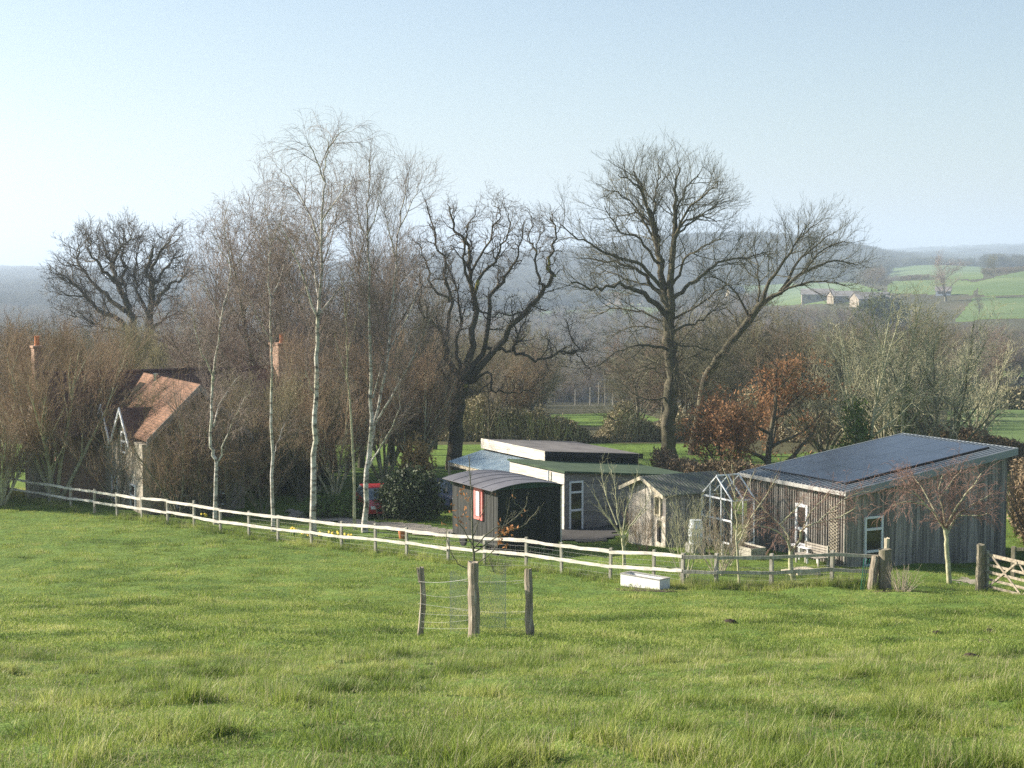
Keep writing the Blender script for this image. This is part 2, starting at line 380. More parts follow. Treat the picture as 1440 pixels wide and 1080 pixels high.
def tubes_np(polys, k):
    """polys: list of (lev, pts, rads); returns one vertex and one quad array"""
    by = {}
    for _, p, r in polys: by.setdefault(len(p), []).append((p, r))
    VV = []; QQ = []; off = 0
    ang = np.arange(k) * 2 * pi / k; ca = np.cos(ang); sa = np.sin(ang)
    for n, lst in by.items():
        A = np.array([p for p, _ in lst], float); Rr = np.array([r for _, r in lst], float)
        m = len(A)
        T = np.empty_like(A); T[:, 1:-1] = A[:, 2:] - A[:, :-2]; T[:, 0] = A[:, 1] - A[:, 0]; T[:, -1] = A[:, -1] - A[:, -2]
        T /= np.linalg.norm(T, axis=2, keepdims=True) + 1e-9
        mean = A[:, -1] - A[:, 0]; ref = np.where((np.abs(mean[:, 2]) > .8 * np.linalg.norm(mean, axis=1))[:, None], np.array([[1., .13, 0]]), np.array([[0, 0.1, 1.]]))
        ref = np.repeat(ref[:, None, :], n, 1)
        N1 = np.cross(T, ref); N1 /= np.linalg.norm(N1, axis=2, keepdims=True) + 1e-9
        N2 = np.cross(T, N1)
        ring = A[:, :, None, :] + Rr[:, :, None, None] * (ca[None, None, :, None] * N1[:, :, None, :] + sa[None, None, :, None] * N2[:, :, None, :])
        VV.append(ring.reshape(-1, 3))
        base = off + (np.arange(m)[:, None, None] * n + np.arange(n - 1)[None, :, None]) * k
        i = np.arange(k)[None, None, :]; j = (i + 1) % k
        q = np.stack([base + i, base + k + i, base + k + j, base + j], -1).reshape(-1, 4)
        QQ.append(q); off += m * n * k
    if not VV: return np.zeros((0, 3)), np.zeros((0, 4), int)
    return np.concatenate(VV), np.concatenate(QQ)
def leaves_np(pts, size, rng, per=3, spread=.12, elong=1.6):
    """small two-sided leaf quads around points (n x 3)"""
    pts = np.repeat(np.asarray(pts, float), per, 0); n = len(pts)
    g = np.random.default_rng(rng)
    c = pts + g.normal(0, spread, (n, 3))
    a = g.normal(0, 1, (n, 3)); a /= np.linalg.norm(a, axis=1, keepdims=True)
    b = np.cross(a, g.normal(0, 1, (n, 3))); b /= np.linalg.norm(b, axis=1, keepdims=True) + 1e-9
    s = size * g.uniform(.6, 1.3, (n, 1))
    a = a * s * elong * .5; b = b * s * .5
    V = np.stack([c - a, c + b * .9 , c + a, c - b * .9], 1).reshape(-1, 3)
    Q = np.arange(4 * n).reshape(-1, 4)
    return V, Q

# ------------------------------------------------------------------ ground sheet
def inpoly(x, y, poly):
    x = np.asarray(x); y = np.asarray(y); r = np.zeros(x.shape, bool); n = len(poly)
    for i in range(n):
        x0, y0 = poly[i]; x1, y1 = poly[(i + 1) % n]
        c = ((y0 > y) != (y1 > y)) & (x < (x1 - x0) * (y - y0) / ((y1 - y0) + 1e-12) + x0)
        r ^= c
    return r
# fields: (outline in photograph pixels of the ground they cover, nearest depth, farthest depth, tone)  tone 1 = pasture, 2 = bright winter cereal, 3 = plough/stubble
FIELDS = [
 ([(-500, 1400), (-500, 622), (620, 626), (1010, 624), (1060, 640), (1330, 628), (2200, 640), (2200, 1400)], 0, 130, 1),
 ([(1330, 622), (1335, 577), (1440, 574), (1900, 574), (1900, 640)], 110, 260, 2),
 ([(1395, 530), (1400, 506), (1600, 503), (1600, 530)], 300, 700, 1),
 ([(745, 598), (770, 583), (900, 580), (930, 590), (900, 600)], 130, 330, 1),
 ([(620, 462), (640, 446), (760, 438), (900, 432), (1000, 440), (960, 452), (760, 452)], 900, 1500, 2),
 ([(590, 444), (600, 422), (700, 418), (860, 410), (930, 414), (900, 428), (760, 433)], 1000, 2000, 3),
 ([(1010, 432), (1030, 402), (1200, 398), (1240, 410), (1200, 425)], 600, 2000, 2),
 ([(1246, 392), (1250, 376), (1330, 368), (1390, 372), (1380, 392)], 700, 1900, 2),
 ([(1250, 412), (1250, 396), (1340, 393), (1375, 398), (1370, 414)], 600, 1300, 2),
 ([(1372, 398), (1398, 390), (1440, 381), (1800, 366), (1800, 414), (1380, 415)], 600, 1300, 2),
 ([(1345, 452), (1372, 419), (1800, 416), (1800, 452), (1400, 448)], 550, 1000, 2),
 ([(190, 458), (200, 442), (300, 438), (320, 452)], 800, 1800, 2),
]
nth = 620
th = np.concatenate([np.linspace(-pi, R(-32), 60, endpoint=False), np.linspace(R(-32), R(32), nth), np.linspace(R(32), pi, 60)[1:]])
rr = np.exp(np.concatenate([np.linspace(log(1.2), log(10), 30, endpoint=False), np.linspace(log(10), log(100), 250, endpoint=False), np.linspace(log(100), log(2200), 240, endpoint=False), np.linspace(log(2200), log(11500), 110)]))
TT, RR_ = np.meshgrid(th, rr)
gx = RR_ * np.sin(TT); gy = RR_ * np.cos(TT); gz = HH(gx, gy)
fy_ = gy * CT - gz * ST
gpx = 720 + F * gx / np.maximum(fy_, .5); gpy = 540 - F * (gy * ST + gz * CT) / np.maximum(fy_, .5)
def landtone(px, py, D, x, y):
    t = np.zeros(px.shape)
    for poly, d0, d1, tone in FIELDS:
        k = inpoly(px, py, poly) & (D >= d0) & (D <= d1)
        t[k] = tone
    return t
jx = (fbm(gx / 60, gy / 60, 5) - .5) * 8
tone = landtone(gpx + jx, gpy + jx * .12, gy, gx, gy)
tone[(gy < 105)] = 1; tone[gy < 0] = 1
nr, nc_ = TT.shape
ii = np.arange(nr - 1)[:, None] * nc_ + np.arange(nc_ - 1)[None, :]
Q = np.stack([ii, ii + 1, ii + nc_ + 1, ii + nc_], -1).reshape(-1, 4)
V = np.stack([gx, gy, gz], -1).reshape(-1, 3)
ncen = len(V); V = np.vstack([V, [[0, 0, H(0, .6)]]])
T3 = np.stack([np.full(nc_ - 1, ncen), np.arange(1, nc_), np.arange(nc_ - 1)], -1)
def groundmat():
    m, t, b = NM('ground_cover'); N = t.nodes; L = t.links
    at = N.new('ShaderNodeAttribute'); at.attribute_name = 'land'
    geo = N.new('ShaderNodeNewGeometry')
    def noise(sc, det, dist=0):
        n = N.new('ShaderNodeTexNoise'); n.inputs['Scale'].default_value = sc; n.inputs['Detail'].default_value = det; n.inputs['Roughness'].default_value = .6
        L.new(geo.outputs['Position'], n.inputs[0]); return n.outputs[0]
    def ramp(src, stops):
        r = N.new('ShaderNodeValToRGB'); e = r.color_ramp.elements
        e[0].position = stops[0][0]; e[0].color = (*stops[0][1], 1); e[1].position = stops[-1][0]; e[1].color = (*stops[-1][1], 1)
        for p, c in stops[1:-1]:
            k = e.new(p); k.color = (*c, 1)
        L.new(src, r.inputs[0]); return r.outputs[0]
    def mix(f, a, b_):
        x = N.new('ShaderNodeMix'); x.data_type = 'RGBA'
        L.new(f, x.inputs[0]); L.new(a, x.inputs[6]); L.new(b_, x.inputs[7]); return x.outputs[2]
    past = ramp(noise(2.3, 6), [(.32, (.055, .10, .020)), (.5, (.105, .18, .033)), (.66, (.16, .24, .05))])
    big = ramp(noise(.22, 4), [(.35, (.085, .15, .03)), (.65, (.165, .23, .05))])
    mm = N.new('ShaderNodeMix'); mm.data_type = 'RGBA'; mm.inputs[0].default_value = .45
    L.new(past, mm.inputs[6]); L.new(big, mm.inputs[7]); past = mm.outputs[2]
    cer = ramp(noise(.02, 5), [(.35, (.095, .155, .05)), (.65, (.15, .205, .08))])
    plo = ramp(noise(.01, 5), [(.35, (.19, .14, .10)), (.65, (.25, .20, .14))])
    wood = ramp(noise(.03, 6), [(.3, (.05, .045, .028)), (.55, (.08, .08, .04)), (.7, (.11, .095, .06))])
    def step(v):
        q = N.new('ShaderNodeMapRange'); q.inputs[1].default_value = v - .6; q.inputs[2].default_value = v - .4; L.new(at.outputs['Fac'], q.inputs[0]); return q.outputs[0]
    c = mix(step(1), wood, past); c = mix(step(2), c, cer); c = mix(step(3), c, plo)
    L.new(c, b.inputs['Base Color']); b.inputs['Roughness'].default_value = .95; b.inputs['Specular IOR Level'].default_value = .15
    bp = N.new('ShaderNodeBump'); bp.inputs['Strength'].default_value = .8; bp.inputs['Distance'].default_value = .12
    L.new(noise(6, 6), bp.inputs['Height']); L.new(bp.outputs[0], b.inputs['Normal'])
    return m
ground = mesh_np('ground', V, Q, groundmat(), None, T3, True)
a_ = ground.data.attributes.new('land', 'FLOAT', 'POINT'); a_.data.foreach_set('value', np.append(tone.ravel(), 1).astype(np.float32))
tagit(ground, 'sloping green paddock running down to the yard, the wooded valley and the far hills', 'ground', kind='structure')

def patch(name, outline, dz, m, label, res=.35, kind='structure'):
    """a flat-lying patch of ground cover following the terrain; outline in (px, Y) columns"""
    pts = [G(a, b)[:2] for a, b in outline]
    xs = [p[0] for p in pts]; ys = [p[1] for p in pts]
    gx_ = np.arange(min(xs), max(xs) + res, res); gy_ = np.arange(min(ys), max(ys) + res, res)
    X, Y = np.meshgrid(gx_, gy_); jit = (fbm(X * 1.3, Y * 1.3, 4) - .5) * 1.4
    keep = inpoly(X + jit, Y + jit, pts)
    Z = HH(X, Y) + dz
    n1 = X.shape[1]; f = []
    for i in range(X.shape[0] - 1):
        for j in range(n1 - 1):
            if keep[i, j] and keep[i + 1, j] and keep[i, j + 1] and keep[i + 1, j + 1]:
                f.append((i * n1 + j, i * n1 + j + 1, (i + 1) * n1 + j + 1, (i + 1) * n1 + j))
    used = sorted({k for q in f for k in q}); mp_ = {k: i for i, k in enumerate(used)}
    Vv = np.stack([X, Y, Z], -1).reshape(-1, 3)[used]
    o = mesh_np(name, Vv, [tuple(mp_[k] for k in q) for q in f], m, None, None, True)
    return tagit(o, label, 'path', kind=kind)
patch('path', [(400, 80), (560, 73.5), (640, 72), (648, 75.5), (540, 78), (400, 84)], .05, M['gravel'], 'tan gravel track behind the birches')
patch('path', [(765, 71.5), (850, 70.5), (880, 73), (875, 79), (790, 77), (765, 75)], .05, M['greyyard'], 'grey gravel yard in front of the boarded workshop')

# ------------------------------------------------------------------ tree engine
def nrm(d):
    l = math.sqrt(d[0] * d[0] + d[1] * d[1] + d[2] * d[2]) + 1e-9
    return (d[0] / l, d[1] / l, d[2] / l)
def crs(a, b): return (a[1] * b[2] - a[2] * b[1], a[2] * b[0] - a[0] * b[2], a[0] * b[1] - a[1] * b[0])
def walk(rng, p, d, L, n, wig, trop, r0, r1):
    pts = [p]; rad = [r0]; st = L / n; g = rng.gauss
    for i in range(n):
        d = nrm((d[0] + g(0, wig), d[1] + g(0, wig), d[2] + g(0, wig) + trop))
        p = (p[0] + d[0] * st, p[1] + d[1] * st, p[2] + d[2] * st)
        pts.append(p); rad.append(r0 + (r1 - r0) * (i + 1) / n)
    return pts, rad
class Sp:
    """species: lists indexed by child level (1..n)"""
    def __init__(s, **k): s.__dict__.update(k)
def sprout(out, rng, pts, rad, lev, sp, sc=1.0, start=None, tips=None):
    i = lev - 1
    if i >= len(sp.L):
        return
    seg = [math.dist(pts[k], pts[k + 1]) for k in range(len(pts) - 1)]
    tot = sum(seg); cnt = max(1, int(tot * sp.dens[i] / sc + rng.random()))
    st = sp.start[i] if start is None else start
    cum = [0]
    for q in seg: cum.append(cum[-1] + q)
    az = rng.random() * 6.28
    for c in range(cnt):
        t = st + (1 - st) * (c + rng.random()) / cnt
        dd = t * tot; k = 0
        while k < len(seg) - 1 and cum[k + 1] < dd: k += 1
        f = (dd - cum[k]) / (seg[k] + 1e-9)
        a, b = pts[k], pts[k + 1]
        p = (a[0] + (b[0] - a[0]) * f, a[1] + (b[1] - a[1]) * f, a[2] + (b[2] - a[2]) * f)
        r = rad[k] + (rad[k + 1] - rad[k]) * f
        d = nrm((b[0] - a[0], b[1] - a[1], b[2] - a[2]))
        az += 2.4 + rng.gauss(0, .4)
        e1 = nrm(crs(d, (.3, .2, 1) if abs(d[2]) < .9 else (1, .2, 0))); e2 = crs(d, e1)
        an = sp.ang[i] * rng.uniform(.65, 1.3) * (1 - .35 * t)
        ca, sa = cos(an), sin(an)
        x, y = cos(az) * sa, sin(az) * sa
        nd = (d[0] * ca + e1[0] * x + e2[0] * y, d[1] * ca + e1[1] * x + e2[1] * y, d[2] * ca + e1[2] * x + e2[2] * y)
        L = sp.L[i] * sc * rng.uniform(.5, 1.25) * (1 - sp.sh[i] * t)
        r0 = min(r * .72, sp.r[i] * sc * L / (sp.L[i] * sc)); r0 = max(r0, sp.r[-1] * .8)
        r1 = max(r0 * .35, sp.r[-1] * .5)
        cp, cr = walk(rng, p, nd, L, sp.n[i], sp.wig[i], sp.trop[i], r0, r1)
        out.append((lev, cp, cr))
        if tips is not None and lev >= len(sp.L) - 1: tips.append(cp[-1]); tips.append(cp[len(cp) // 2])
        sprout(out, rng, cp, cr, lev + 1, sp, sc, None, tips)
OAK = Sp(L=[2.3, 1.25, .7, .38], dens=[2.6, 3.6, 4.2, 4.6], ang=[.95, .85, .8, .7], sh=[.35, .3, .3, .3], start=[.3, .2, .15, .1], n=[6, 5, 3, 2], wig=[.22, .24, .22, .2], trop=[.05, .05, .04, .02], r=[.07, .032, .016, .0085])
ASH = Sp(L=[2.6, 1.3, .75], dens=[2.9, 3.7, 3.8], ang=[.75, .65, .55], sh=[.3, .3, .3], start=[.25, .2, .2], n=[6, 4, 3], wig=[.09, .10, .1], trop=[.10, .12, .10], r=[.06, .024, .012])
ASHF = Sp(L=[2.5, 1.3, .75, .42], dens=[2.4, 3.3, 3.6, 3.4], ang=[.95, .75, .6, .5], sh=[.25, .3, .3, .2], start=[.25, .2, .2, .3], n=[6, 4, 3, 2], wig=[.11, .12, .12, .1], trop=[.06, .08, .09, .08], r=[.045, .018, .010, .0065])
BIRCH = Sp(L=[1.9, 1.0, .65], dens=[3.2, 5.4, 6.0], ang=[.8, .7, .6], sh=[.55, .3, .2], start=[.2, .15, .1], n=[6, 5, 4], wig=[.10, .12, .10], trop=[.05, -.10, -.22], r=[.022, .010, .0056])
BUSHY = Sp(L=[2.0, 1.1, .6, .4], dens=[2.0, 2.6, 3.2, 2.6], ang=[.6, .6, .6, .6], sh=[.35, .3, .3, .2], start=[.15, .15, .1, .1], n=[5, 4, 3, 2], wig=[.10, .12, .12, .12], trop=[.10, .08, .05, .02], r=[.042, .022, .013, .009])
WEEP = Sp(L=[.85, .5, .32], dens=[9, 9.5, 10], ang=[.9, .8, .8], sh=[.2, .2, .2], start=[.2, .1, .1], n=[5, 4, 3], wig=[.14, .14, .14], trop=[.10, -.10, -.30], r=[.016, .009, .0062])
ORCH = Sp(L=[.85, .45, .22], dens=[3.6, 4.4, 4.5], ang=[.6, .6, .6], sh=[.4, .3, .2], start=[.25, .2, .2], n=[5, 4, 2], wig=[.09, .1, .1], trop=[.12, .10, .05], r=[.016, .008, .005])
FARTREE = Sp(L=[3.0, 1.6, .9], dens=[1.9, 2.2, 2.8], ang=[.8, .75, .7], sh=[.4, .3, .3], start=[.2, .2, .1], n=[4, 3, 2], wig=[.14, .16, .16], trop=[.06, .05, .02], r=[.07, .042, .028])

def build_tree(name, base, out, mt, mc, label, cat='tree', group=None, ksplit=1, k1=8, cat2=None, leafpts=None, leafmat=None, leafsize=.08, leafper=2, leafspread=.12, leafname='foliage'):
    root = empty(name, base, label, cat, group)
    big = [q for q in out if q[0] < ksplit]; mid = [q for q in out if q[0] >= ksplit]
    V1, Q1 = tubes_np(big, k1)
    mesh_np('trunk', V1, Q1, mt, root, smooth=True)
    fine = tubes_np(mid, 3)
    if len(mid): mesh_np('crown', fine[0], fine[1], mc, root, smooth=True)
    if leafpts:
        V2, Q2 = leaves_np(leafpts, leafsize, 5, leafper, leafspread)
        mesh_np(leafname, V2, Q2, leafmat, root)
    return root
def smooth_path(pp, n, jit, rng):
    """Catmull-Rom through the given points"""
    P_ = [pp[0]] + list(pp) + [pp[-1]]; o = []
    for i in range(1, len(P_) - 2):
        for s in range(n):
            t = s / n; a, b, c, d = P_[i - 1], P_[i], P_[i + 1], P_[i + 2]
            o.append(tuple(.5 * (2 * b[k] + (c[k] - a[k]) * t + (2 * a[k] - 5 * b[k] + 4 * c[k] - d[k]) * t * t + (3 * b[k] - a[k] - 3 * c[k] + d[k]) * t ** 3) for k in range(3)))
    o.append(tuple(pp[-1]))
    return [o[0]] + [tuple(q[k] + rng.gauss(0, jit) for k in range(3)) for q in o[1:-1]] + [o[-1]]
def traced(name, Y, limbs, sp, mt, mc, label, seed, cat='tree', group=None, sc=1.0, jit=.05, spread=.35, start=None, tipsprout=True, flare=1.3, **kw):
    """limbs: [(points in photograph px, r0, r1, depth offset at the tip)]; the first is the trunk and its first point is the base.
    each limb begins at the depth the earlier limbs have there, so the tree is a real volume at distance Y."""
    rng = random.Random(seed); out = []; tips = [] if kw.get('leafmat') else None; done = []; rs = kw.pop('rscale', 1.0)
    base = None
    for li, (pp, r0, r1, off) in enumerate(limbs):
        d0 = 0
        if done:
            q = min(done, key=lambda e: (e[0] - pp[0][0]) ** 2 + (e[1] - pp[0][1]) ** 2); d0 = q[2]
        cum = [0]
        for a, b in zip(pp, pp[1:]): cum.append(cum[-1] + hypot(a[0] - b[0], a[1] - b[1]))
        P3 = []
        for (a, b), c in zip(pp, cum):
            dd = d0 + (off) * (c / cum[-1])
            P3.append(P(a, b, Y + dd))
        for (a, b), (a2, b2), c, c2 in zip(pp, pp[1:], cum, cum[1:]):
            for s in range(6):
                t = s / 6; done.append((a + (a2 - a) * t, b + (b2 - b) * t, d0 + off * (c + (c2 - c) * t) / cum[-1]))
        if li == 0:
            z0 = H(P3[0][0], P3[0][1]); base = (P3[0][0], P3[0][1], z0)
            P3[0] = (base[0], base[1], z0 - .1)
        pts = smooth_path(P3, 4, jit, rng)
        n = len(pts); rad = [(r0 + (r1 - r0) * (k / (n - 1)) ** .8) * rs for k in range(n)]
        if li == 0: rad[0] *= flare; rad[1] *= 1 + (flare - 1) * .3
        out.append((0, pts, rad))
        sprout(out, rng, pts, rad, 1, sp, sc, (None if start is None or start > .8 else start) if li else max(.45, start or .45), tips)
    lp = kw.pop('leafsel', None)
    if lp and tips: tips = [t for t in tips if lp(t, rng)]
    return build_tree(name, base, out, mt, mc, label, cat, group, leafpts=tips, **kw)

def generic(name, seed, height, sp, stems=1, lean=.12, r=.2, spread=.5, sc=1.0, wig=.10, trop=.04, fork=.35, limbs=7, limbL=.5, limbang=.8):
    """list of branches of a free-grown tree standing at the origin"""
    rng = random.Random(seed); out = []
    for s in range(stems):
        a = 6.283 * s / stems + rng.random(); ln = lean if stems == 1 else spread * rng.uniform(.4, 1.1)
        d = nrm((cos(a) * ln, sin(a) * ln, 1))
        hh = height * rng.uniform(.75, 1.0) if stems > 1 else height
        pts, rad = walk(rng, (cos(a) * .1 * (stems > 1), sin(a) * .1 * (stems > 1), -.1), d, hh, 9, wig * .6, trop, r, r * .15)
        rad[0] *= 1.3; out.append((0, pts, rad))
        lo = int(fork * 9)
        for i in range(limbs):
            k = min(8, lo + int((9 - lo) * (i + rng.random() * .6) / limbs)); p = pts[k]
            an = rng.random() * 6.283 if stems == 1 else a + rng.gauss(0, 1)
            dd = nrm((cos(an) * sin(limbang), sin(an) * sin(limbang), cos(limbang)))
            L = height * limbL * (1 - .5 * k / 9) * rng.uniform(.7, 1.1)
            lp, lr = walk(rng, p, dd, L, 6, wig, trop, rad[k] * .7, rad[k] * .15)
            out.append((0, lp, lr)); sprout(out, rng, lp, lr, 1, sp, sc)
        sprout(out, rng, pts, rad, 1, sp, sc, max(.3, fork))
    return out

# ------------------------------------------------------------------ buildings
YARD = atan2(.47, .88)
def vboards(mb, fr, axis, fixed, s0, s1, z0, z1, out=-1, bw=.15, gap=.012, th=.022, seed=1, holes=()):
    rng = random.Random(seed); s = s0
    while s < s1 - .01:
        e = min(s + bw * rng.uniform(.9, 1.1), s1); t = th * rng.uniform(.5, 1.4); a, b = s + gap / 2, e - gap / 2
        lo = z0(s) if callable(z0) else z0
        spans = [(lo, None)]
        for h0, h1, hz0, hz1 in holes:
            if e > h0 and s < h1: spans = [(lo, hz0), (hz1, None)]
        for q0, q1 in spans:
            top = (lambda A, B: (z1(A if axis == 'u' else B) if callable(z1) else z1)) if q1 is None else (lambda A, B, q=q1: q)
            if axis == 'u': mb.box(fr, a, b, *(sorted((fixed, fixed + out * t))), q0, top)
            else: mb.box(fr, *(sorted((fixed, fixed + out * t))), a, b, q0, top)
        s = e
def hboards(mb, fr, axis, fixed, s0, s1, z0, z1, out=-1, bh=.16, th=.02, seed=1, holes=()):
    """horizontal boards; the top course is cut to the slope z1(s)"""
    rng = random.Random(seed); z = z0; top = z1 if callable(z1) else (lambda s: z1)
    mx = max(top(s0), top(s1))
    while z < mx - .01:
        e = z + bh; t = th * rng.uniform(.6, 1.3)
        ss = [s0]
        for h0, h1, hz0, hz1 in holes:
            if e > hz0 and z < hz1: ss += [h0, h1]
        ss.append(s1)
        for q in range(0, len(ss), 2):
            a, b = ss[q], ss[q + 1]
            # clip horizontally where the sloping top drops below the board
            n = 6
            for k in range(n):
                c, d = a + (b - a) * k / n, a + (b - a) * (k + 1) / n
                tc, td = min(e - .008, top(c)), min(e - .008, top(d))
                if tc <= z + .01 and td <= z + .01: continue
                f = lambda A, B, c=c, d=d, tc=tc, td=td: tc + (td - tc) * (((A if axis == 'u' else B) - c) / (d - c))
                if axis == 'u': mb.box(fr, c, d, *(sorted((fixed, fixed + out * t))), z, lambda A, B, f=f: max(z + .002, f(A, B)))
                else: mb.box(fr, *(sorted((fixed, fixed + out * t))), c, d, z, lambda A, B, f=f: max(z + .002, f(A, B)))
        z = e
def window(parent, fr, axis, fixed, s0, s1, z0, z1, bars=(), out=-1, fw=.07, mframe='white', mglass='glass', name='window', th=.07):
    """frame with horizontal bars at the given heights and one pane as its sub-part"""
    m = MB(); o1 = fixed + out * th
    def bx(a, b, c, d):
        lo, hi = sorted((fixed + out * -.02, o1))
        if axis == 'u': m.box(fr, a, b, lo, hi, c, d)
        else: m.box(fr, lo, hi, a, b, c, d)
    bx(s0, s0 + fw, z0, z1); bx(s1 - fw, s1, z0, z1); bx(s0 + fw, s1 - fw, z0, z0 + fw); bx(s0 + fw, s1 - fw, z1 - fw, z1)
    for b in bars: bx(s0 + fw, s1 - fw, b - fw * .55, b + fw * .55)
    w = m.build(name, M[mframe], parent)
    g = MB(); lo, hi = sorted((fixed + out * .005, fixed + out * .02))
    if axis == 'u': g.box(fr, s0 + fw * .9, s1 - fw * .9, lo, hi, z0 + fw * .9, z1 - fw * .9)
    else: g.box(fr, lo, hi, s0 + fw * .9, s1 - fw * .9, z0 + fw * .9, z1 - fw * .9)
    g.build('pane', M[mglass], w)
    return w

# --- timber clad barn with solar roof (right)
bo = P(1190, 691, 64); gz_ = -11.75
root = empty('timber_barn', (bo[0], bo[1], gz_), 'large low barn clad in vertical grey boards with solar panels on its single sloping roof', 'barn')
fr = Frame((bo[0], bo[1], 0), YARD)
LU, LW = 8.95, 6.9
ze = bo[2]; zt = lambda a: ze + (1.22 / LU) * a
core = MB(); core.box(fr, .16, LU - .16, .16, LW - .16, gz_ - 1.5, lambda a, b: zt(a) - .16)
core.build('wall_core', M['cladding'], root)
zb = lambda s: min(gz_ - .3, -12.9)
m = MB(); vboards(m, fr, 'w', .16, .16, LW - .16, gz_ - .9, ze - .16, bw=.155, gap=.02, seed=3, th=.03, holes=[(2.55, 3.25, -11.55, -9.75)])
for k in range(43):   # cover strips over the joints
    b = .2 + k * .155
    if b < LW - .2 and not 2.5 < b < 3.3: m.box(fr, .095, .125, b, b + .045, gz_ - .9, ze - .17)
m.build('west_wall', M['cladding'], root)
m = MB(); vboards(m, fr, 'u', .16, .16, LU - .16, gz_ - 1.6, lambda s: zt(s) - .17, bw=.19, gap=.01, seed=5, th=.03, holes=[(1.05, 2.0, -12.0, -9.93)])
m.build('south_wall', M['cladding'], root)
m = MB(); vboards(m, fr, 'u', LW - .16, .16, LU - .16, gz_ - 1.2, lambda s: zt(s) - .17, out=1, bw=.19, seed=6)
vboards(m, fr, 'w', LU - .16, .16, LW - .16, gz_ - 1.2, zt(LU) - .2, out=1, bw=.19, seed=7)
m.build('rear_wall', M['cladding'], root)
window(root, fr, 'w', .13, 2.5, 3.3, -11.5, -9.7, bars=(-10.75,), fw=.13)
window(root, fr, 'u', .13, 1.05, 2.0, -11.95, -9.93, bars=(-10.45, -11.35), fw=.09)
m = MB()
m.box(fr, -.12, LU + .12, -.12, LW + .12, lambda a, b: zt(a) - .09, lambda a, b: zt(a) - .02)
for k in range(29):
    b = -.08 + k * .25
    m.box(fr, -.1, LU + .1, b, b + .05, lambda a, b: zt(a) - .02, lambda a, b: zt(a) + .045)
rf = m.build('roof', M['metal_roof'], root)
m = MB(); m.box(fr, -.155, -.125, -.15, LW + .15, ze - .17, ze - .01); m.build('eaves_trim', M['gutter'], rf)
m = MB(); m.box(fr, -.12, LU + .15, -.155, -.125, lambda a, b: zt(a) - .26, lambda a, b: zt(a) + .035)
m.box(fr, LU + .125, LU + .155, -.12, LW + .12, lambda a, b: zt(a) - .26, lambda a, b: zt(a) + .035)
m.build('verge_flashing', M['metal_roof'], rf)
a0, b0, pw, pd = .72, .95, 1.94, 1.40
for i in range(4):
    for j in range(4):
        m = MB(); m.box(fr, a0 + i * pw + .008, a0 + (i + 1) * pw - .008, b0 + j * pd + .008, b0 + (j + 1) * pd - .008, lambda a, b: zt(a) + .06, lambda a, b: zt(a) + .10)
        m.build('solar_panel', M['panel'], root)
m = MB()   # support rail under the near edge of the array
m.box(fr, a0, a0 + 4 * pw, b0 - .06, b0 - .005, lambda a, b: zt(a) + .0, lambda a, b: zt(a) + .10); m.build('mounting_rail', M['black'], root)
m = MB()   # diagonal trellis on the sunny wall, near the corner
for k in range(14):
    z = gz_ + .15 + k * .14
    m.tube([fr(.06, .55, z), fr(.06, 1.1, z + .3)], .012, 4); m.tube([fr(.05, .55, z + .3), fr(.05, 1.1, z)], .012, 4)
m.build('trellis', M['cream'], root)
m = MB(); m.tube([fr(.05, .12, ze - .2), fr(.05, .12, gz_)], .035, 6); m.build('downpipe', M['post'], root)

# --- boarded workshop
wo = P(793, 662, 75.3); gw = -12.55
fr = Frame((wo[0], wo[1], 0), YARD)
root = empty('boarded_workshop', (wo[0], wo[1], gw), 'low timber workshop with a green roof, higher grey roof behind and tall white window', 'workshop')
zl = lambda a: wo[2] - .085 * a            # lower roof
m = MB(); m.box(fr, .05, 6.95, .05, 5.4, gw - .6, lambda a, b: zl(a) - .1); m.build('wall_core', M['hcladding'], root)
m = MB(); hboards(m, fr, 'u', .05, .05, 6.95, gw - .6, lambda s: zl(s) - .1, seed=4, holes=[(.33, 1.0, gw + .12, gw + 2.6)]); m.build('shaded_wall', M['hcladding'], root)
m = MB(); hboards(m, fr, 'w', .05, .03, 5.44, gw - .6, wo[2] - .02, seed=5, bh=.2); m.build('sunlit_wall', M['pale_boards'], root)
w_ = window(root, fr, 'u', .05, .3, 1.05, gw + .1, gw + 2.62, bars=(gw + 1.25, gw + 2.1), fw=.085)
m = MB(); m.box(fr, .26, 1.09, -.14, -.02, gw + .03, gw + .098); m.build('sill', M['white'], w_)
m = MB(); m.box(fr, -.08, 7.3, -.2, 5.5, lambda a, b: zl(a) - .09, lambda a, b: zl(a)); m.build('lower_roof', M['green_felt'], root)
zu = lambda a: wo[2] + .30 - .075 * (a - 1.8)
m = MB(); m.box(fr, 1.9, 7.4, 5.13, 11.9, gw - .6, lambda a, b: zu(a) - .12); m.build('upper_wall', M['hut_end'], root)
m = MB(); m.box(fr, 1.8, 7.55, 5.0, 12.0, lambda a, b: zu(a) - .11, lambda a, b: zu(a)); up = m.build('upper_roof', M['felt'], root)
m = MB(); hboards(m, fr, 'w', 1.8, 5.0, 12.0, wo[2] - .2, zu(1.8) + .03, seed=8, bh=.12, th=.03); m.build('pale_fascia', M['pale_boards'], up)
m = MB(); m.box(fr, 1.78, 7.57, 4.96, 4.998, lambda a, b: zu(a) - .24, lambda a, b: zu(a) + .02); m.build('dark_fascia', M['black'], up)
zp = lambda a: wo[2] - .74 + .25 * a             # translucent lean-to
m = MB()
m.box(fr, -.25, 1.77, 5.5, 11.9, lambda a, b: zp(a) - .02, lambda a, b: zp(a))
for k in range(33):
    b = 5.52 + k * .195; m.box(fr, -.25, 1.77, b, b + .05, lambda a, b: zp(a), lambda a, b: zp(a) + .03)
m.build('plastic_roof', M['poly'], root)
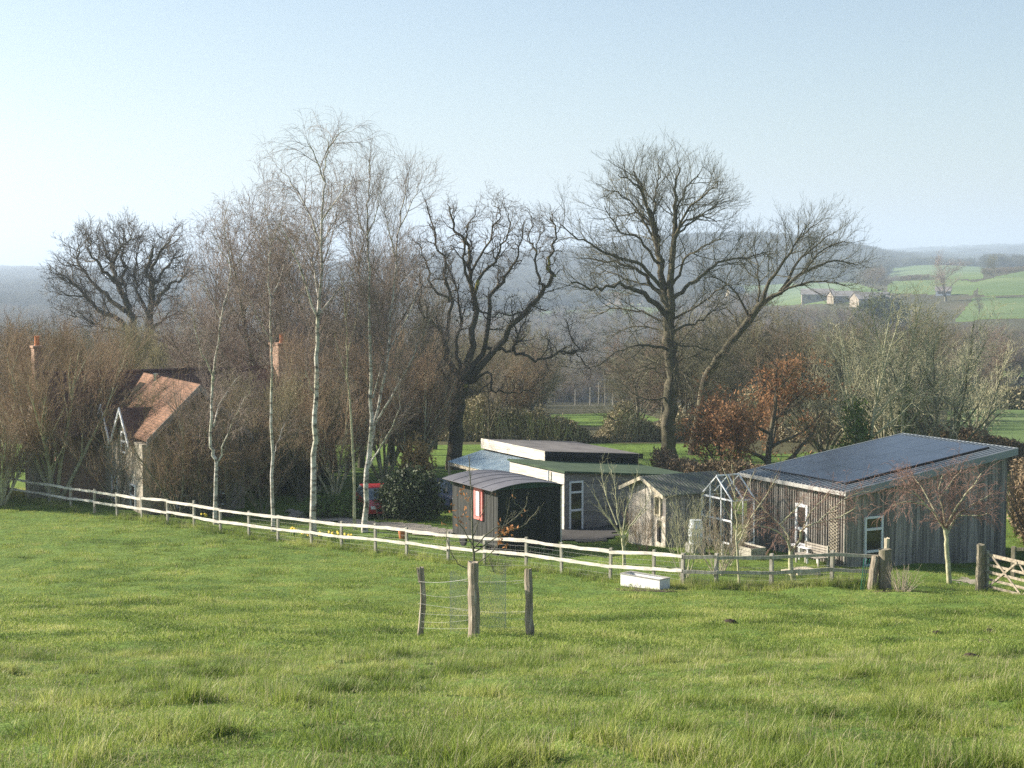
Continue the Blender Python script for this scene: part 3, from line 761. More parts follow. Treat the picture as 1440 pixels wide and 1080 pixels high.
m = MB(); m.box(fr, -.2, -.1, 5.3, 12.0, zp(-.2) - .22, zp(-.2) - .03); m.build('eaves_beam', M['cream'], root)
m = MB()
for b in (11.9, 9.7, 7.6): m.box(fr, -.2, -.1, b, b + .1, gw - .6, zp(-.2) - .22)
for b in (11.9, 9.7, 7.6):
    q = MB(); q.box(fr, -.2, -.1, b - .02, b + .08, gw - .6, zp(-.2) - .225); q.build('support_post', M['cream'], root)
m = MB(); m.tube([fr(-.06, 1.35, wo[2] - .15), fr(-.06, 1.35, gw)], .05, 7); m.build('downpipe', M['white'], root)

# --- shepherd's hut
ho = P(697, 690, 66); gh = H(ho[0], ho[1] + 1.5)
fr = Frame((ho[0], ho[1], 0), YARD)
root = empty('shepherds_hut', (ho[0], ho[1], gh), "black painted shepherd's hut with a curved grey tin roof and a red framed window", 'hut')
HW, HL = 3.2, 4.5; fz = gh + .52
arch = lambda a: ho[2] + .26 * (1 - ((a - HW / 2) / (HW / 2 + .2)) ** 2)
m = MB(); m.box(fr, .2, HW - .05, .2, HL - .1, fz, ho[2] + .02); m.build('hut_body', M['hut_end'], root)
m = MB(); vboards(m, fr, 'w', .2, .16, HL - .1, fz - .05, ho[2] + .03, seed=3, bw=.13, th=.02, holes=[(1.42, 2.2, ho[2] - 1.45, ho[2] - .12)]); m.build('side_wall', M['hut'], root)
m = MB(); vboards(m, fr, 'u', .2, .2, HW - .05, fz - .05, ho[2] + .04, seed=4, bw=.12, th=.02)
m.build('end_wall', M['hut_end'], root)
m = MB(); m.box(fr, HW - .05, HW, .12, .22, fz - .1, ho[2]); m.build('corner_post', M['pale_boards'], root)
m = MB()   # curved end board
n = 14
for k in range(n):
    a, b = -.0 + HW * k / n, HW * (k + 1) / n
    A, B = fr(a, .1, arch(a) - .03), fr(b, .1, arch(b) - .03); Cc, Dd = fr(b, .1, ho[2] + .03), fr(a, .1, ho[2] + .03)
    A2, B2, C2, D2 = fr(a, .16, arch(a) - .03), fr(b, .16, arch(b) - .03), fr(b, .16, ho[2] + .03), fr(a, .16, ho[2] + .03)
    m.hexa([Dd, Cc, C2, D2, A, B, B2, A2])
m.box(fr, .0, HW, .06, .1, ho[2] + .0, ho[2] + .05)
m.build('end_board', M['hut_fascia'], root)
m = MB(); n = 22
for k in range(n):
    a, b = -.2 + (HW + .4) * k / n, -.2 + (HW + .4) * (k + 1) / n
    m.hexa([fr(a, -.08, arch(a) - .025), fr(b, -.08, arch(b) - .025), fr(b, HL + .15, arch(b) - .025), fr(a, HL + .15, arch(a) - .025),
            fr(a, -.08, arch(a)), fr(b, -.08, arch(b)), fr(b, HL + .15, arch(b)), fr(a, HL + .15, arch(a))])
rf = m.build('curved_roof', M['hut_roof'], root)
m = MB()
for b in (.9, 1.8, 2.7, 3.6): m.tube([fr(-.2 + (HW + .4) * k / 16, b, arch(-.2 + (HW + .4) * k / 16) + .008) for k in range(17)], .010, 4)
m.build('roof_seam', M['hut_roof'], rf)
w_ = window(root, fr, 'w', .2, 1.42, 2.2, ho[2] - 1.45, ho[2] - .12, fw=.13, mframe='red', th=.1)
m = MB(); m.box(fr, .12, .17, 1.75, 2.05, ho[2] - 1.3, ho[2] - .27); m.build('curtain', M['white'], w_)
m = MB(); m.box(fr, .25, HW - .1, .25, HL - .2, gh + .38, fz - .01); m.build('chassis', M['black'], root)
for a in (.35, HW - .25):
    for b in (.7, HL - .8):
        m = MB(); m.tube([fr(a - .05, b, gh + .28), fr(a + .05, b, gh + .28)], .3, 16); m.build('wheel', M['black'], root)

# --- small gable shed
k_ = .97
so_ = P(935, 694, 69.9 * k_); gs = -11.5
fr = Frame((so_[0], so_[1], 0), YARD)
root = empty('garden_shed', (so_[0], so_[1], gs), 'small pale lichened garden shed with a shallow gabled corrugated roof and one narrow window', 'shed')
GW, GL = 3.1, 3.7; ev = so_[2]; ap = ev + .56
gtop = lambda b: ev + (ap - ev) * (1 - abs(b - GW / 2) / (GW / 2))
m = MB(); m.box(fr, .12, GL - .1, .1, GW - .1, gs - .5, ev - .02)
n0 = [fr(.12, .1, ev - .03), fr(.12, GW - .1, ev - .03), fr(.12, GW / 2, ap - .08)]
m.prism(n0, [(p[0] + fr.u[0] * (GL - .25), p[1] + fr.u[1] * (GL - .25), p[2]) for p in n0]); m.build('shed_body', M['hcladding'], root)
m = MB(); vboards(m, fr, 'w', .12, .08, GW - .08, gs - .5, lambda s: gtop(s) - .06, seed=9, bw=.4, gap=.03, th=.03, holes=[(.45, .88, gs + 1.05, gs + 1.85)]); m.build('front_wall', M['shed_wall'], root)
m = MB(); vboards(m, fr, 'u', .1, .1, GL - .1, gs - .5, ev - .03, seed=10, bw=.14); m.build('side_wall', M['hcladding'], root)
window(root, fr, 'w', .11, .42, .92, gs + 1.02, gs + 1.9, fw=.08, mframe='cream')
m = MB(); m.box(fr, .02, .07, .45, .62, gs - .05, gs + .85); m.build('hatch', M['black'], root)
m = MB()
for sgn in (0, 1):
    for k in range(25):
        a = -.2 + k * .155
        for (x0, x1, up_) in ((a, a + .09, .0), (a + .09, a + .155, .028)):
            b0_, b1_ = (-.18, GW / 2) if sgn == 0 else (GW / 2, GW + .18)
            m.box(fr, x0, x1, b0_, b1_, lambda A, B: gtop(B) - .03, lambda A, B, u_=up_: gtop(B) + u_)
m.build('roof', M['shed_roof'], root)
m = MB()
for b0_, b1_ in ((-.2, GW / 2), (GW / 2, GW + .2)): m.box(fr, -.245, -.21, b0_, b1_, lambda A, B: gtop(B) - .14, lambda A, B: gtop(B) + .02)
m.build('bargeboard', M['cream'], root)

# --- greenhouse
go = P(1029, 700, 68.8 * k_); gg = -11.5
fr = Frame((go[0], go[1], 0), YARD)
root = empty('greenhouse', (go[0], go[1], gg), 'small white framed greenhouse with clear panes between the shed and the barn', 'greenhouse')
GW2, GL2 = 2.2, 1.15; e2 = -9.6; a2 = -8.72
gt2 = lambda b: e2 + (a2 - e2) * (1 - abs(b - GW2 / 2) / (GW2 / 2))
m = MB(); t_ = .042
for b in (0, .75, 1.55, GW2 - t_): m.box(fr, 0, t_, b, b + t_, gg - .2, lambda A, B: gt2(B) - .01)
for z in (gg + .05, gg + 1.0, e2 - .03): m.box(fr, .004, t_ - .004, t_, GW2 - t_, z, z + .07)
for b in (0, GW2 - t_):
    for a in (.57, GL2): m.box(fr, a, a + t_, b, b + t_, gg - .2, e2)
    for z in (gg + .05, e2 - .03): m.box(fr, t_, GL2, b + .004, b + t_ - .004, z, z + .06)
for a in (-.02, .57, GL2):
    m.box(fr, a, a + t_, -.04, GW2 / 2, lambda A, B: gt2(B) + .0, lambda A, B: gt2(B) + .06)
    m.box(fr, a, a + t_, GW2 / 2, GW2 + .04, lambda A, B: gt2(B) + .0, lambda A, B: gt2(B) + .06)
m.box(fr, 0, GL2, GW2 / 2 - .03, GW2 / 2 + .03, a2 + .03, a2 + .09)
m.build('frame', M['white'], root)
m = MB()
m.quad(fr(.03, .05, gg), fr(.03, GW2 - .05, gg), fr(.03, GW2 - .05, e2), fr(.03, .05, e2))
m.quad(fr(.05, .03, gg), fr(GL2, .03, gg), fr(GL2, .03, e2), fr(.05, .03, e2))
m.quad(fr(.05, GW2 - .03, gg), fr(GL2, GW2 - .03, gg), fr(GL2, GW2 - .03, e2), fr(.05, GW2 - .03, e2))
m.quad(fr(0, 0, e2 + .02), fr(GL2, 0, e2 + .02), fr(GL2, GW2 / 2, a2 + .02), fr(0, GW2 / 2, a2 + .02))
m.quad(fr(0, GW2, e2 + .02), fr(GL2, GW2, e2 + .02), fr(GL2, GW2 / 2, a2 + .02), fr(0, GW2 / 2, a2 + .02))
m.build('glazing', M['clear'], root)

# --- brick farmhouse behind the trees (left)
R1 = P(280, 540, 82); gf = -13.0
fr = Frame((R1[0], R1[1], 0), YARD)          # w points away from the viewer along the wing's ridge, -u is the sunlit side
root = empty('farmhouse', (R1[0], R1[1], gf), 'farmhouse with an orange tiled wing and twin pointed dormers, half hidden by bare trees', 'house')
rz = R1[2]; hw = 2.78; ez = rz - 2.68
m = MB(); m.box(fr, -hw + .35, hw - .35, .3, 13, gf - .8, ez + .1)
p0 = [fr(-hw + .35, .3, ez + .1), fr(hw - .35, .3, ez + .1), fr(0, .3, rz - .22)]
m.prism(p0, [fr(-hw + .35, 12, ez + .1), fr(hw - .35, 12, ez + .1), fr(0, 12, rz - .22)])
m.build('wing_wall', M['flint'], root)
m = MB()
for sg in (-1, 1):
    A = [fr(0, -.15, rz), fr(sg * hw, -.15, ez), fr(sg * hw, 11.5, ez), fr(0, 11.5, rz)]
    B = [(x, y, z - .12) for x, y, z in A]
    m.hexa(B + A if sg < 0 else B[::-1] + A[::-1])
m.build('wing_roof', M['tile_red'], root)
m = MB()
for sg in (-1, 1):
    m.hexa([fr(0, -.2, rz - .36), fr(sg * hw, -.2, ez - .36), fr(sg * hw, -.152, ez - .36), fr(0, -.152, rz - .36), fr(0, -.2, rz - .01), fr(sg * hw, -.2, ez - .01), fr(sg * hw, -.152, ez - .01), fr(0, -.152, rz - .01)])
m.build('bargeboard', M['hcladding'], root)
# twin dormers on the sunlit side
for k, (bc, az_, wd) in enumerate(((3.6, P(177, 573, 84)[2], 1.75), (7.5, P(150, 568, 87.5)[2], 1.75))):
    d = MB(); z_b = az_ - 1.75
    d.box(fr, -hw - .12, -hw + 1.4, bc - wd + .25, bc + wd - .25, ez - 1.6, z_b + .25)
    q0 = [fr(-hw - .12, bc - wd + .25, z_b + .25), fr(-hw - .12, bc + wd - .25, z_b + .25), fr(-hw - .12, bc, az_ - .15)]
    d.prism(q0, [(p[0] + fr.u[0] * 1.6, p[1] + fr.u[1] * 1.6, p[2]) for p in q0])
    dm = d.build('dormer', M['render'], root)
    d = MB()
    for sg in (-1, 1):
        A = [fr(-hw - .35, bc, az_), fr(-hw - .35, bc + sg * wd, z_b), fr(-hw + 2.2, bc + sg * wd, z_b), fr(-hw + 2.2, bc, az_)]
        B = [(x, y, z - .1) for x, y, z in A]; d.hexa((B + A) if sg > 0 else (B[::-1] + A[::-1]))
    d.build('dormer_roof', M['tile_dark'], dm)
    d = MB()
    for sg in (-1, 1):
        d.hexa([fr(-hw - .42, bc, az_ - .2), fr(-hw - .42, bc + sg * wd, z_b - .2), fr(-hw - .355, bc + sg * wd, z_b - .2), fr(-hw - .355, bc, az_ - .2),
                fr(-hw - .42, bc, az_ + .03), fr(-hw - .42, bc + sg * wd, z_b + .03), fr(-hw - .355, bc + sg * wd, z_b + .03), fr(-hw - .355, bc, az_ + .03)])
    d.build('dormer_bargeboard', M['white'], dm)
    window(dm, fr, 'w', -hw - .12, bc - .5, bc + .5, z_b - .6, z_b + .5, bars=(z_b,), fw=.07)
# sunlit lower wall
m = MB(); m.box(fr, -hw - .1, -hw + .34, .32, 11.5, gf - .8, ez - .3); m.build('side_wall', M['render'], root)
for b in (1.6, 5.3, 9.0): window(root, fr, 'w', -hw - .1, b, b + 1.0, gf + .8, gf + 2.0, bars=(gf + 1.4,), fw=.07)
for a, z in ((-1.2, gf + .9), (.6, gf + .9), (-.3, gf + 3.4)): window(root, fr, 'u', .3, a, a + .9, z, z + 1.2, bars=(z + .6,), fw=.07)
# main range
mz = rz + .05; B0 = 10.6; mh = 3.2
m = MB(); m.box(fr, -5.5, 9.4, B0 - mh + .4, B0 + mh - .4, gf - .8, mz - 3.1)
p0 = [fr(-5.5, B0 - mh + .4, mz - 3.1), fr(-5.5, B0 + mh - .4, mz - 3.1), fr(-5.5, B0, mz - .2)]
m.prism(p0, [fr(9.4, B0 - mh + .4, mz - 3.1), fr(9.4, B0 + mh - .4, mz - 3.1), fr(9.4, B0, mz - .2)])
m.build('main_wall', M['brick'], root)
m = MB()
for sg in (-1, 1):
    A = [fr(-5.7, B0, mz), fr(9.6, B0, mz), fr(9.6, B0 + sg * mh, mz - 3.1), fr(-5.7, B0 + sg * mh, mz - 3.1)]
    B = [(x, y, z - .12) for x, y, z in A]; m.hexa((B + A) if sg < 0 else (B[::-1] + A[::-1]))
mr = m.build('main_roof', M['tile_dark'], root)
m = MB(); m.tube([fr(-5.7, B0, mz + .03), fr(9.6, B0, mz + .03)], .11, 6); m.build('ridge_tiles', M['tile_dark'], mr)
def chimney(px, Y, ytop, zbot, w_, d_, mname, taper=None, capz=.12):
    c = P(px, ytop, Y); f2 = Frame((c[0], c[1], 0), YARD); q = MB()
    if taper:
        z1, z2, w2 = taper
        q.box(f2, -w_ / 2, w_ / 2, -d_ / 2, d_ / 2, z1, c[2])
        lo = [f2(a, b, z2) for a, b in ((-w2 / 2, -d_ / 2 - .2), (w2 / 2, -d_ / 2 - .2), (w2 / 2, d_ / 2), (-w2 / 2, d_ / 2))]
        hi = [f2(a, b, z1) for a, b in ((-w_ / 2, -d_ / 2), (w_ / 2, -d_ / 2), (w_ / 2, d_ / 2), (-w_ / 2, d_ / 2))]
        q.hexa(lo + hi); q.box(f2, -w2 / 2, w2 / 2, -d_ / 2 - .2, d_ / 2, zbot, z2)
    else: q.box(f2, -w_ / 2, w_ / 2, -d_ / 2, d_ / 2, zbot, c[2])
    q.box(f2, -w_ / 2 - .06, w_ / 2 + .06, -d_ / 2 - .06, d_ / 2 + .06, c[2] - capz, c[2] - .003)
    ch = q.build('chimney', M[mname], root)
    q = MB(); q.tube([f2(0, 0, c[2]), f2(0, 0, c[2] + .12), f2(0, 0, c[2] + .45), f2(0, 0, c[2] + .52)], [.17, .13, .12, .16], 10, True); q.build('chimney_pot', M['pot'], ch)
chimney(396, 95, 482, rz - 2, .95, 1.5, 'brick')
chimney(52, 88, 486, P(52, 560, 88)[2], .48, .8, 'brick')
chc = P(52, 560, 88); f2 = Frame((chc[0], chc[1], 0), YARD); q = MB(); z1, z2 = chc[2], P(52, 605, 88)[2]
q.hexa([f2(a, b, z2) for a, b in ((-.62, -.65), (.62, -.65), (.62, .45), (-.62, .45))] + [f2(a, b, z1) for a, b in ((-.25, -.41), (.25, -.41), (.25, .41), (-.25, .41))]); q.box(f2, -.62, .62, -.65, .45, gf - .8, z2)
q.build('chimney_breast', M['render'], root)
fl = P(219, 527, 88.2); m = MB(); m.tube([(fl[0], fl[1], fl[2] - 1.15), (fl[0], fl[1], fl[2])], .10, 10); m.tube([(fl[0], fl[1], fl[2] - .02), (fl[0], fl[1], fl[2] + .08)], [.15, .15], 10)
m.tube([(fl[0], fl[1], fl[2] - 1.2), (fl[0], fl[1], fl[2] - .85)], [.2, .13], 10); m.build('flue', M['steel'], root)
sk_ = MB()
def slopept(a, b, up_): return fr(-a, b, rz - a * (rz - ez) / hw + up_)
sk_.hexa([slopept(.5, 8.2, -.02), slopept(1.4, 8.2, -.02), slopept(1.4, 9.3, -.02), slopept(.5, 9.3, -.02), slopept(.5, 8.2, .04), slopept(1.4, 8.2, .04), slopept(1.4, 9.3, .04), slopept(.5, 9.3, .04)])
sk_.build('rooflight', M['glass'], root)
# low tiled outhouse beside the tall chimney
oo = P(20, 612, 84); f3 = Frame((oo[0] - 2.6, oo[1] + 1.5, 0), YARD)
root = empty('outhouse', (f3.o[0], f3.o[1], gf), 'low outhouse with a faded brown tiled roof left of the tall rendered chimney', 'outbuilding')
m = MB(); m.box(f3, -3.4, 1.4, .2, 5.6, gf - .8, oo[2]); m.build('wall', M['flint'], root)
m = MB(); za = lambda a: oo[2] + .05 + 1.25 * (1 - abs(a + 1) / 2.7)
m.box(f3, -3.7, -1, 0, 5.8, lambda a, b: za(a) - .1, lambda a, b: za(a)); m.box(f3, -1, 1.7, 0, 5.8, lambda a, b: za(a) - .1, lambda a, b: za(a)); m.build('roof', M['tile_red'], root)

# --- far farmstead on the valley side
def farm(px, ytop, ybase, Y, wpx, name, label, mroof, mwall, ang, depth=14, cat='barn', grp=None):
    Ys = np.arange(350, 1300, 5.0); pys = [proj(*G(px, y_))[1] for y_ in Ys]
    Y = float(Ys[int(np.argmin([abs(q - ybase) for q in pys]))])
    c = P(px, ybase, Y); z0 = H(c[0], Y) - .5; zt_ = zy(ytop, Y); wd = wpx / F * Y
    f = Frame((c[0], c[1], 0), ang); r = empty(name, (c[0], c[1], z0), label, cat, grp)
    wh = (zt_ - z0) * .62 + z0
    q = MB(); q.box(f, -wd / 2, wd / 2, 0, depth, z0 - 2, wh)
    p0 = [f(-wd / 2, 0, wh), f(-wd / 2, depth, wh), f(-wd / 2, depth / 2, zt_ - .2)]
    q.prism(p0, [f(wd / 2, 0, wh), f(wd / 2, depth, wh), f(wd / 2, depth / 2, zt_ - .2)]); q.build('wall', M[mwall], r)
    q = MB()
    for sg in (0, 1):
        e = -.6 if sg == 0 else depth + .6
        A = [f(-wd / 2 - .5, depth / 2, zt_), f(wd / 2 + .5, depth / 2, zt_), f(wd / 2 + .5, e, wh - .2), f(-wd / 2 - .5, e, wh - .2)]
        B = [(x, y, z - .25) for x, y, z in A]; q.hexa(B + A if sg == 0 else B[::-1] + A[::-1])
    q.build('roof', M[mroof], r)
    for k in range(3):
        window(r, f, 'u', 0, -wd * .35 + k * wd * .3, -wd * .35 + k * wd * .3 + 2.2, z0 + 1.5, wh - .8, fw=.3, mglass='black', mframe='farm_wall')
    return r
farm(1150, 406, 424, 640, 44, 'farm_barn', 'long pale roofed farm barn, leftmost building of the far hillside farm', 'farm_roof', 'farm_wall', -.15)
farm(1192, 409, 425, 645, 40, 'farm_barn', 'pale grey farm barn in the middle of the far hillside farm', 'farm_roof', 'farm_wall', .05)
farm(1232, 411, 432, 630, 50, 'farm_barn', 'buff stone farm barn with the brightest wall, right end of the far hillside farm', 'farm_roof', 'farm_wall', .1)
farm(1038, 403, 413, 780, 24, 'cottage', 'tiny cream cottage on the valley side beyond the big bare tree', 'farm_roof', 'cream', .4, 8, 'cottage')
farm(1326, 403, 416, 700, 20, 'barn', 'tiny white farm shed among trees below the far hillside fields', 'farm_roof', 'white', -.3, 6, 'shed')

# ------------------------------------------------------------------ fences, gate, guard
def fline(px): return 1 / (.01136 + px / 960 * .0065)
POSTS = [-82, -55, -28, -4, 12, 40, 70, 100, 133, 165, 200, 236, 273, 310, 350, 391, 438, 480, 528, 572, 630, 681, 740, 790, 858, 919, 960]
rng = random.Random(11)
def rails(mb, tops, off, h, th, wob, rng, nrm_):
    """split rail through the post points, offset towards the viewer"""
    pts = []
    for a, b in zip(tops, tops[1:]):
        for k in range(5):
            t = k / 5; pts.append((a[0] + (b[0] - a[0]) * t + nrm_[0] * off, a[1] + (b[1] - a[1]) * t + nrm_[1] * off, a[2] + (b[2] - a[2]) * t + rng.gauss(0, wob)))
    pts.append((tops[-1][0] + nrm_[0] * off, tops[-1][1] + nrm_[1] * off, tops[-1][2]))
    for i, (p, q) in enumerate(zip(pts, pts[1:])):
        j0, j1 = (rng.uniform(.8, 1.15), rng.uniform(.8, 1.15)); n = (nrm_[0] * th, nrm_[1] * th)
        hh = h / 2; s0 = getattr(mb, '_h', hh); s1 = hh * rng.uniform(.8, 1.2); mb._h = s1
        mb.hexa([(p[0], p[1], p[2] - s0), (q[0], q[1], q[2] - s1), (q[0] + n[0], q[1] + n[1], q[2] - s1), (p[0] + n[0], p[1] + n[1], p[2] - s0),
                 (p[0], p[1], p[2] + s0), (q[0], q[1], q[2] + s1), (q[0] + n[0], q[1] + n[1], q[2] + s1), (p[0] + n[0], p[1] + n[1], p[2] + s0)])
def post(parent, g, h, w, m, name='post', rng=rng, lean=.02, sides=4):
    q = MB(); lx, ly = rng.gauss(0, lean), rng.gauss(0, lean)
    q.tube([(g[0], g[1], g[2] - .3), (g[0] + lx * .5, g[1] + ly * .5, g[2] + h * .5), (g[0] + lx, g[1] + ly, g[2] + h)], [w * .72] * 3, sides, True)
    return q.build(name, m, parent)
g0 = [G(px, fline(px)) for px in POSTS]
root = empty('paddock_fence', g0[len(g0) // 2], 'long silvery two rail fence running from the left edge to the white trough', 'fence')
nv = (.69, -.72); nv = (-.69, -.72)
for i, g in enumerate(g0): post(root, g, 1.2 + rng.gauss(0, .03), .095 if i < len(g0) - 1 else .12, M['post'])
for hh in (1.08, .55):
    for i in range(0, len(g0) - 1):
        mb = MB(); a, b = g0[i], g0[i + 1]
        rails(mb, [(a[0], a[1], a[2] + hh + rng.gauss(0, .02)), (b[0], b[1], b[2] + hh + rng.gauss(0, .02))], .07, .115, -.045, .006, rng, nv)
        mb.build('rail', M['rail'], root)
mb = MB()
for hh in (.12, .27, .42, .68, .86):
    mb.tube([(g[0], g[1], g[2] + hh) for g in g0[14:]], .0035, 3, False)
for a, b in zip(g0[14:], g0[15:]):
    for k in range(1, 8):
        t = k / 8; x, y, z = [a[q] + (b[q] - a[q]) * t for q in range(3)]; mb.tube([(x, y, z + .05), (x, y, z + .9)], .0025, 3, False)
mb.build('wire_netting', M['wire'], root)
g1 = [G(px, Y) for px, Y in ((960, 56), (1007, 55.6), (1085, 55.3), (1170, 55.0), (1238, 54.6))]
root = empty('paddock_fence', g1[2], 'shaded dark two rail fence running level from the trough corner to the thick old gatepost', 'fence')
for i, g in enumerate(g1[1:]): post(root, (g[0], g[1] + .05, g[2]), 1.2, .115, M['post'])
for hh in (1.08, .56):
    for a, b in zip(g1, g1[1:]):
        mb = MB(); rails(mb, [(a[0], a[1], a[2] + hh + rng.gauss(0, .015)), (b[0], b[1], b[2] + hh + rng.gauss(0, .015))], .10, .12, -.045, .004, rng, (0, -1))
        mb.build('rail', M['post'], root)
mb = MB()
for hh in (.12, .27, .42, .7): mb.tube([(g[0], g[1] + .02, g[2] + hh) for g in g1], .0035, 3, False)
for a, b in zip(g1, g1[1:]):
    for k in range(1, 9):
        t = k / 9; x, y, z = [a[q] + (b[q] - a[q]) * t for q in range(3)]; mb.tube([(x, y, z + .05), (x, y, z + .72)], .0025, 3, False)
mb.build('wire_netting', M['wire'], root)
# thick gatepost, split old post leaning on it, slim round post
def rough_post(name, g, h, r0, r1, m, label, seed, lean=(0, 0), k=11, kink=0, parent=None, cat='post', split=False):
    rg = random.Random(seed); pts = []; rad = []
    for i in range(9):
        t = i / 8; pts.append((g[0] + lean[0] * t + kink * sin(t * 3.1) * .06 + rg.gauss(0, .006), g[1] + lean[1] * t + rg.gauss(0, .006), g[2] - .25 + (h + .25) * t)); rad.append(r0 + (r1 - r0) * t + rg.gauss(0, r0 * .05))
    q = MB(); V_, Q_ = tubes_np([(0, pts, rad)], k)
    V_ = V_.reshape(9, k, 3); c = np.array(pts)[:, None, :]
    prof = np.array([rg.uniform(.8, 1.18) for _ in range(k)])[None, :, None]
    V_ = c + (V_ - c) * prof; V_[-1, :, 2] += np.array([rg.uniform(-.03, .03) for _ in range(k)])
    q.V = [tuple(v) for v in V_.reshape(-1, 3)]; q.Q = [tuple(map(int, f)) for f in Q_]
    b = 8 * k
    for i in range(1, k - 1): q.T.append((b, b + i, b + i + 1))
    if split:
        q.tube([(g[0] + lean[0] * .75, g[1], g[2] + h * .78), (g[0] + lean[0] - .07, g[1], g[2] + h * 1.0)], [r1 * .55, r1 * .4], 6)
    if parent is not None: return q.build(name, m, parent)
    o = q.build(name, m, None, False, (g[0], g[1], g[2])); return tagit(o, label, cat)
gp = G(1243, 54.3); rough_post('gatepost', gp, 1.38, .23, .21, M['darkpost'], 'thick dark old gatepost where the shaded fence ends', 1)
gp2 = G(1224, 54.25); rough_post('leaning_post', gp2, 1.15, .17, .13, M['oldpost'], 'split pale old post leaning against the thick gatepost', 2, (.16, .02), split=True)
gp3 = G(1246, 54.75); rough_post('slim_post', gp3, 1.72, .09, .08, M['cream'], 'slim round post standing behind the thick gatepost', 3)
mb = MB(); q = G(1216, 54.1)
for s in range(3): mb.tube([(q[0] + .1 * s - .05, q[1] - .05, q[2] + 1.08), (q[0] + .06 * s - .1, q[1] - .08, q[2] + .6), (q[0] - .16 + .05 * s, q[1] - .1, q[2] + .02)], .014, 5)
tagit(mb.build('rope', M['rope'], None, False, q), 'green rope hanging from the fence rail beside the thick gatepost', 'rope')
# field gate
ga = G(1378, 56); rough_post('gatepost', ga, 1.63, .17, .155, M['darkpost'], 'tall round mossy post the timber field gate hangs from', 4)
ga = G(1387, 56); fr = Frame((ga[0], ga[1], 0), u=(.42, -.90)); zg = ga[2]
root = empty('field_gate', ga, 'weathered five bar timber field gate at the right edge', 'gate')
sl_ = lambda a: zg + .02 * a
def gbar(name, z0, z1, a0=.06, a1=3.5, h=.085, th=.03, b=0):
    mb = MB(); mb.hexa([fr(a0, b, z0 - h / 2), fr(a1, b, z1 - h / 2), fr(a1, b + th, z1 - h / 2), fr(a0, b + th, z0 - h / 2), fr(a0, b, z0 + h / 2), fr(a1, b, z1 + h / 2), fr(a1, b + th, z1 + h / 2), fr(a0, b + th, z0 + h / 2)]); return mb.build(name, M['gatewood'], root)
for i, z in enumerate((.17, .42, .68, .93, 1.27)): gbar('gate_bar', zg + z, zg + z, h=.085 if i < 4 else .12)
gbar('brace', zg + .15, zg + 1.24, .08, 1.5, b=-.035); gbar('brace', zg + 1.24, zg + .15, .3, 1.75, b=-.035); gbar('brace', zg + .15, zg + 1.24, 1.75, 3.3, b=-.035); gbar('brace', zg + 1.24, zg + .15, 1.5, 2.6, b=.035)
for a in (0, 3.5):
    mb = MB(); mb.box(fr, a - .04, a + .05, -.03, .06, zg + .05, zg + 1.42); mb.build('stile', M['post'], root)
# short rail fence behind the gate
g2 = [G(1424, 62), G(1470, 61.5), G(1530, 61)]
root = empty('side_fence', g2[0], 'short dark rail fence behind the field gate at the right edge', 'fence')
for g in g2: post(root, g, 1.25, .14, M['darkpost'])
for hh in (1.15, .6):
    mb = MB(); rails(mb, [(g[0], g[1], g[2] + hh) for g in g2], .1, .13, -.05, .004, rng, (0, -1)); mb.build('rail', M['darkpost'], root)

# tree guard in the paddock
YG = 36.0
ta, tb, tc_, td = G(588, 36.6), G(668, 35.5), G(746, 35.3), G(640, 38.2)
root = empty('tree_guard', tb, 'three rough posts strung with thin wire and netting around the young tree in the paddock', 'tree guard')
rough_post('guard_post', ta, P(590, 798, 36.6)[2] - ta[2], .075, .062, M['oldpost'], None, 12, (.06, 0), 8, kink=1.2, parent=root, split=True)
rough_post('guard_post', tb, P(668, 790, 35.5)[2] - tb[2], .125, .11, M['oldpost'], None, 14, (-.03, 0), 10, parent=root)
rough_post('guard_post', tc_, P(745, 800, 35.3)[2] - tc_[2], .088, .085, M['oldpost'], None, 15, (-.05, 0), 8, parent=root)
mb = MB()
def sag(a, b, h0, h1, s, r=.0025):
    mb.tube([(a[0] + (b[0] - a[0]) * t, a[1] + (b[1] - a[1]) * t, (a[2] + h0) * (1 - t) + (b[2] + h1) * t - s * 4 * t * (1 - t)) for t in (0, .17, .33, .5, .67, .83, 1)], r, 4, False)
for h0, h1, s in ((1.28, 1.35, .06), (1.02, 1.0, .10), (.78, .62, .02), (.55, .5, .02), (.36, .42, .05), (.22, .22, .03)): sag(ta, tb, h0, h1, s, .004 if h0 > 1.2 else .0022)
for h0, h1, s in ((1.62, 1.60, .0), (1.35, 1.28, .12), (.95, .85, .04), (.72, .6, .12), (.55, .42, .05), (.3, .26, .05)): sag(tb, tc_, h0, h1, s)
for h0, h1, s in ((1.3, 1.2, .05), (.6, .5, .05)): sag(tc_, td, h0, h1, s); sag(td, ta, h1, h0, s)
mb.build('wire', M['wire'], root)
patch('mud_patch', [(866, 54.6), (945, 53.6), (975, 54.9), (930, 56.0), (880, 57)], .012, M['soil'], 'trodden bare soil round the white trough and fence corner', .12)
patch('mud_patch', [(1225, 53.4), (1300, 52.6), (1330, 53.2), (1290, 54.2), (1235, 54.4)], .012, M['soil'], 'bare earth under the dry stems by the thick gatepost', .12)
patch('mud_patch', [(1335, 60.5), (1382, 58), (1392, 59.5), (1350, 62.5)], .012, M['gravel'], 'worn pale track leading to the field gate', .15)
mb = MB(); rg = random.Random(5); c = G(672, 36.6)   # crumpled diamond netting
c = (c[0], c[1], c[2])
def net(a, z): return (c[0] + .62 * cos(a) * (1 + .1 * sin(3 * a)), c[1] + .62 * sin(a), c[2] + z + .05 * sin(4 * a))
for k in range(64):
    a0_ = k / 64 * 6.283
    for s in (1, -1): mb.tube([net(a0_ + s * .09 * j, .05 + j * .14) for j in range(11)], .0016, 3, False)
mb.build('netting', M['wire'], root)

